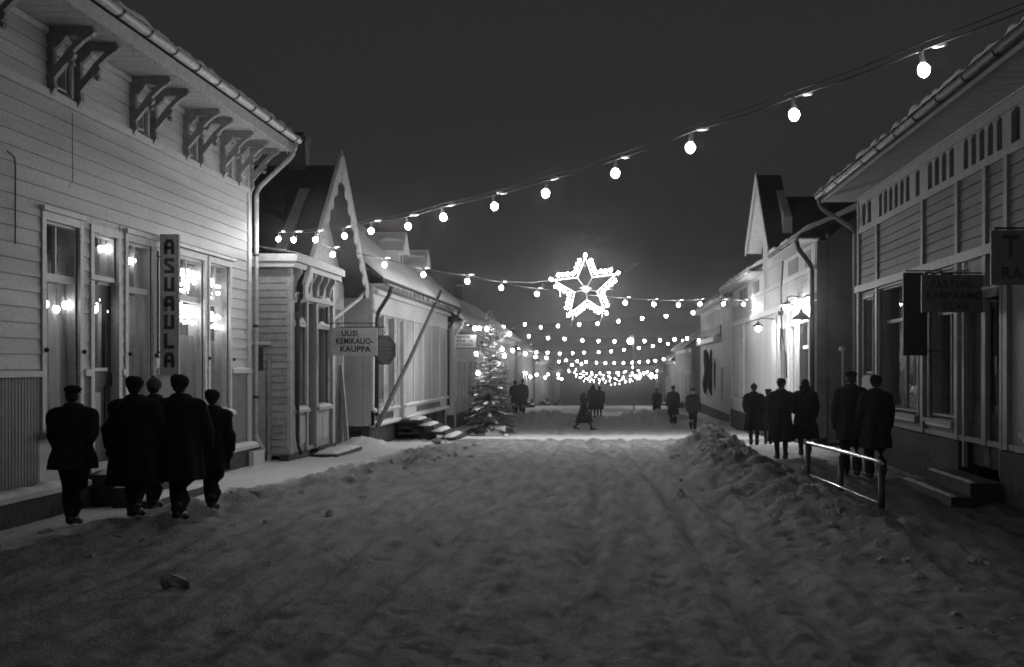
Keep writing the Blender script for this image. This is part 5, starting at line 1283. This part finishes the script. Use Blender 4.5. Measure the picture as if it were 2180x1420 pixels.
def person(px_, Y, h, face, label, coat='coat', hem=.55, stride=.16, hat='cap', hatm='hat', woman=False, arm=(.0, .0), build=1.0, group=None, far=False, flare=1.0, armbend=(0, 0), zoff=0.0, X=None):
    X = (px_ - VX) * Y / F if X is None else X
    t = thing('person', (X, Y, gz(X, Y) + zoff + .005), label, 'person', group)
    t.rotation_euler = (0, 0, face); t.scale = (h / 1.75 * build, h / 1.75 * build, h / 1.75)
    vox = .010 if not far else .022; B = MB(); s2 = stride / 2
    # joints: x right, y forward
    hips = [(-.09, 0, .92), (.09, 0, .92)]; kn = []; an = []
    for i, q in enumerate((1, -1)):
        x = hips[i][0]; f = q * s2
        an.append((x * .8, f * 1.55 - .02, .085 + (.07 if q < 0 and stride > .1 else 0))); kn.append((x * .9, f * .85 + .03 + (.03 if q < 0 else 0), .5))
    for i in range(2): cap(B, [hips[i], kn[i], (kn[i][0], kn[i][1] * .8 + an[i][1] * .2 - .02, .36), an[i]], [.08, .05, .046, .036])
    for i, q in enumerate((1, -1)):
        a = Vector(an[i]); tip = a + Vector((0, .19, -.045 - (.05 if q < 0 and stride > .1 else 0))); cap(B, [a + Vector((0, -.05, -.05)), a + Vector((0, .08, -.04)), tip], [.036, .042, .028])
    loft(B, [(.84, 0, 0, .14, .10), (.95, 0, 0, .165, .12), (1.10, 0, 0, .14, .105), (1.28, 0, 0, .165, .12), (1.40, 0, 0, .175, .11), (1.47, 0, 0, .12, .075), (1.5, 0, 0, .06, .055)])
    cap(B, [(0, -.01, 1.44), (0, .005, 1.56)], [.058, .052])
    B.ell((0, .012, 1.645), (.076, .095, .112), 16, 12); B.ell((0, .045, 1.585), (.052, .055, .058), 12, 8)     # skull and jaw
    cap(B, [(0, .105, 1.655), (0, .122, 1.625)], [.010, .014], 8); cap(B, [(-.022, .094, 1.585), (.022, .094, 1.585)], [.010, .010], 8)
    for q in (-1, 1): B.ell((q * .078, .0, 1.64), (.012, .022, .032), 8, 6); B.ell((q * .03, .088, 1.665), (.015, .014, .010), 8, 6)
    arms = []
    for i, q in enumerate((-1, 1)):
        sw = arm[i]; bd = armbend[i]
        sh = Vector((q * .185, 0, 1.40)); el = sh + Vector((q * .055, math.sin(sw) * .28, -math.cos(sw) * .28))
        wr = el + Vector((q * .0 - q * bd * .12, math.sin(sw + .25 + bd) * .25, -math.cos(sw + .25 + bd) * .25)); dw = (wr - el).normalized()
        cap(B, [sh, el, wr], [.058, .043, .030]); arms.append((sh, el, wr))
        pm = wr + dw * .075; cap(B, [wr + dw * .02, pm], [.030, .034], 8)
        sd = Vector((0, 1, 0)) - dw * dw.y; sd.normalize(); inn_ = dw.cross(sd) * 1.0
        if inn_.x * q > 0: inn_ = -inn_
        if not far:
            for k, L in enumerate((.060, .070, .066, .05)):
                b0 = pm + dw * .02 + sd * (.030 - .020 * k); m1 = b0 + dw * L * .5 + inn_ * .010; cap(B, [b0, m1, m1 + dw * L * .42 + inn_ * .028], [.0095, .009, .0075], 6)
            b0 = wr + dw * .035 + sd * .028; cap(B, [b0, b0 + sd * .028 + dw * .022 + inn_ * .012, b0 + sd * .034 + dw * .055 + inn_ * .02], [.011, .010, .008], 6)
        else: cap(B, [pm, pm + dw * .06 + inn_ * .02], [.03, .018], 8)
    bo = remesh('body', B, M['skin'], t, vox, .5); bo.data.materials.append(M['cloth'])
    for p in bo.data.polygons: p.material_index = 0 if p.center.z > 1.5 else 1
    # legwear and shoes
    Lg = MB()
    for i in range(2):
        if woman: cap(Lg, [kn[i], (kn[i][0], kn[i][1] * .8 + an[i][1] * .2 - .02, .36), (an[i][0], an[i][1], an[i][2] + .02)], [.064, .062, .047])
        else: cap(Lg, [hips[i], kn[i], (kn[i][0], kn[i][1] * .6 + an[i][1] * .4 - .01, .30), (an[i][0], an[i][1] - .005, an[i][2] + .03)], [.10, .085, .08, .075])
    remesh('stockings' if woman else 'trousers', Lg, M['sock'] if woman else M['cloth'], t, .018 if not far else .026)
    Sh = MB()
    for i, q in enumerate((1, -1)):
        a = Vector(an[i]); dn = .05 if q < 0 and stride > .1 else 0
        cap(Sh, [a + Vector((0, -.055, -.045)), a + Vector((0, .08, -.042)), a + Vector((0, .195, -.05 - dn))], [.045, .050, .036]); cap(Sh, [a + Vector((0, -.02, .07 if not woman else .03)), a + Vector((0, -.02, -.02))], [.058, .052])
    remesh('shoes', Sh, M['shoe'], t, .014 if not far else .024)
    # coat
    Cb = MB(); wz = hem; fl = flare
    rings = [(wz, 0, 0, .235 * fl, .19 * fl + s2 * .5), (wz + .12, 0, 0, .228 * fl, .18 * fl + s2 * .4), (.95, 0, 0, .205, .165 + s2 * .1), (1.10, 0, 0, .185, .145), (1.26, 0, 0, .20, .15), (1.38, 0, 0, .212, .14), (1.44, 0, -.005, .17, .12), (1.485, 0, -.005, .11, .095), (1.535, 0, -.008, .085, .085)]
    loft(Cb, rings)
    for sh, el, wr in arms: cap(Cb, [sh + Vector((0, 0, -.005)), el, wr.lerp(el, .08)], [.088, .072, .058])
    cap(Cb, [(-.16, -.005, 1.425), (.16, -.005, 1.425)], [.075, .075]); cap(Cb, [(-.075, .02, 1.51), (0, -.075, 1.53), (.075, .02, 1.51)], [.035, .042, .035])
    c_ = remesh('coat', Cb, M[coat], t, .016 if not far else .028)
    for v in c_.data.vertices:       # folds of the cloth
        p = v.co; k = max(0, min(1, (1.15 - p.z) / .5)); v.co += Vector((p.x, p.y, 0)).normalized() * (.016 * k * math.sin(math.atan2(p.y, p.x) * 7 + X) + .010 * noise.noise(p * 7 + Vector((X, 0, 0))))
    # head covering
    Hb = MB()
    if hat == 'fur':
        Hb.ell((0, .0, 1.70), (.115, .125, .085), 16, 10); Hb.ell((0, .0, 1.665), (.112, .125, .05), 16, 8)
    elif hat == 'round':
        Hb.ell((.004, -.008, 1.692), (.108, .120, .088), 18, 12); Hb.ell((0, -.01, 1.655), (.102, .112, .058), 16, 8); Hb.ell((-.03, -.03, 1.72), (.075, .08, .065), 12, 8)
    elif hat == 'brim':
        Hb.lathe([(.14, 0), (.152, .006), (.14, .014), (.097, .014), (.092, .07), (.085, .105), (.05, .118), (.0, .112)], (0, .005, 1.675), 20)
    elif hat == 'cap':
        Hb.ell((0, .0, 1.715), (.108, .12, .055), 16, 8); Hb.ell((0, .0, 1.685), (.088, .106, .05), 16, 8); Hb.ell((0, .11, 1.672), (.07, .055, .010), 12, 6)
    elif hat == 'knit':
        Hb.ell((0, .0, 1.675), (.10, .113, .098), 16, 12); Hb.ell((0, -.01, 1.775), (.028, .028, .028), 10, 8)
    elif hat == 'beret':
        Hb.ell((.01, -.015, 1.72), (.125, .13, .048), 16, 10); Hb.ell((0, 0, 1.68), (.085, .103, .06), 14, 8)
    elif hat == 'scarf':
        Hb.ell((0, -.005, 1.655), (.096, .112, .118), 16, 12); cap(Hb, [(0, -.06, 1.58), (0, -.10, 1.46)], [.095, .10]); cap(Hb, [(-.08, .01, 1.56), (.08, .01, 1.56)], [.06, .06])
    remesh({'scarf': 'headscarf'}.get(hat, 'hat'), Hb, M[hatm], t, .009 if not far else .018, 1.0)
    if hat in ('cap', 'brim', 'beret', 'knit', 'round'):
        Hr = MB(); Hr.ell((0, -.02, 1.635), (.083, .088, .085 if not woman else .10), 14, 10); remesh('hair', Hr, M['hair'], t, .010 if not far else .02)
    for o in t.children:             # the head keeps its own width on a broad body
        if o.name.split('.')[0] in ('hat', 'hair', 'headscarf', 'body'):
            for v in o.data.vertices:
                if v.co.z > 1.50: v.co.x /= build; v.co.y /= build
    return t
GL_ = 'people walking away on the left footway'; GR_ = 'people walking away on the right footway'
person(155, 14.9, 1.70, 0, 'leftmost person, in a dark jacket and peaked cap, walking by the white house foundation', 'coat2', .72, .22, 'cap', arm=(.3, -.35), build=1.22, group=GL_)
person(287, 15.2, 1.74, .05, 'person in a long dark coat and round fur hat, second from the left', 'coat', .42, .22, 'round', arm=(-.2, .15), build=1.24, flare=1.15, group=GL_, woman=True)
person(328, 16.3, 1.74, -.05, 'person with a paler grey knitted cap, half hidden between two dark coats on the left', 'coat2', .5, .16, 'knit', 'hatp', arm=(.1, -.1), group=GL_)
person(383, 15.5, 1.83, -.03, 'tallest person of the left group, in a long dark coat, second from its right', 'coat', .5, .26, 'round', arm=(-.15, .2), build=1.24, group=GL_)
person(452, 16.4, 1.60, .02, 'shorter person in a dark jacket and round hat, rightmost of the left group', 'coat', .6, .26, 'round', arm=(.1, -.15), build=1.15, flare=.92, group=GL_)
person(1605, 33.4, 1.66, 0, 'person in a long black coat, leftmost of the walkers on the right footway', 'coat', .42, .05, 'knit', woman=True, arm=(.1, .0), build=1.12, flare=1.1, armbend=(.5, .3), group=GR_)
person(1635, 34.6, 1.56, 0, 'smaller person in a flat round hat between two dark coats on the right footway', 'coat2', .42, .05, 'beret', woman=True, arm=(.0, .0), group=GR_)
person(1663, 26.2, 1.70, .03, 'person in a long coat and round cap, linking arms, beside a woman in a headscarf', 'coat2', .40, .08, 'round', woman=True, arm=(.0, .1), build=1.1, flare=1.15, armbend=(.2, .6), group=GR_)
person(1714, 26.5, 1.65, -.02, 'woman in a dark headscarf and long black coat, right of the round-capped walker', 'coat', .40, .12, 'scarf', woman=True, arm=(.1, .05), build=1.12, flare=1.2, armbend=(.6, .1), group=GR_)
person(1812, 21.4, 1.80, 0, 'tall man in a peaked cap and dark overcoat just behind the frosted railing', 'coat2', .60, .10, 'cap', arm=(.0, .0), build=1.12, group=GR_)
person(1864, 20.9, 1.74, .05, 'man in a dark overcoat nearest the grey house, beside the man in a peaked cap', 'coat2', .52, .10, 'round', arm=(.0, .05), build=1.14, group=GR_)
person(1243, 51.4, 1.58, -1.35, 'woman in a long flared coat striding across the middle of the street', 'coat', .34, .50, 'scarf', woman=True, arm=(.3, -.3), build=1.1, flare=1.45, far=True)
GD = 'distant people in the middle of the street'
person(1262, 60.0, 1.62, .3, 'distant person close behind the striding woman, nearly overlapping her', 'coat', .42, .1, 'scarf', woman=True, arm=(.1, .1), build=1.1, far=True, group=GD)
person(1276, 62.0, 1.56, .1, 'distant person right of the striding woman, facing down the street', 'coat', .45, .1, 'knit', woman=True, arm=(.1, .1), build=1.15, far=True, group=GD)
person(1475, 52.0, 1.76, PI, 'man in a dark coat walking towards the camera in front of the house with furs', 'coat2', .68, .12, 'cap', arm=(.15, -.1), build=1.05, flare=.85, far=True)
person(1398, 66.0, 1.70, .2, 'distant person behind the right snow mound, left of the man walking forward', 'coat', .5, .1, 'knit', arm=(.1, .1), far=True, group=GD)
person(1433, 57.0, 1.76, .0, 'distant person in dark clothes close left of the man walking forward', 'coat', .45, .1, 'brim', arm=(.1, .1), build=1.1, far=True, group=GD)
person(1096, 62.0, 1.66, .0, 'left one of the two distant people right behind the Christmas tree', 'coat', .45, .1, 'knit', arm=(.1, .1), build=1.1, far=True, group=GD)
person(1112, 61.5, 1.72, .0, 'right one of the two distant people right behind the Christmas tree', 'coat', .5, .1, 'brim', arm=(.1, .1), build=1.1, far=True, group=GD)

# ------------------------------------------------------------------ frosty air
if HAZE > 0:
    m = bpy.data.materials.new('frosty_air'); m.use_nodes = True; nt = m.node_tree; nt.nodes.clear()
    v = nt.nodes.new('ShaderNodeVolumePrincipled'); v.inputs['Density'].default_value = HAZE; v.inputs['Color'].default_value = (.9, .9, .9, 1); v.inputs['Anisotropy'].default_value = .96
    o = nt.nodes.new('ShaderNodeOutputMaterial'); nt.links.new(v.outputs[0], o.inputs['Volume'])
    MB().box(-330, 330, -40, 760, -10.5, 13).build('haze', m, None, kind='stuff')
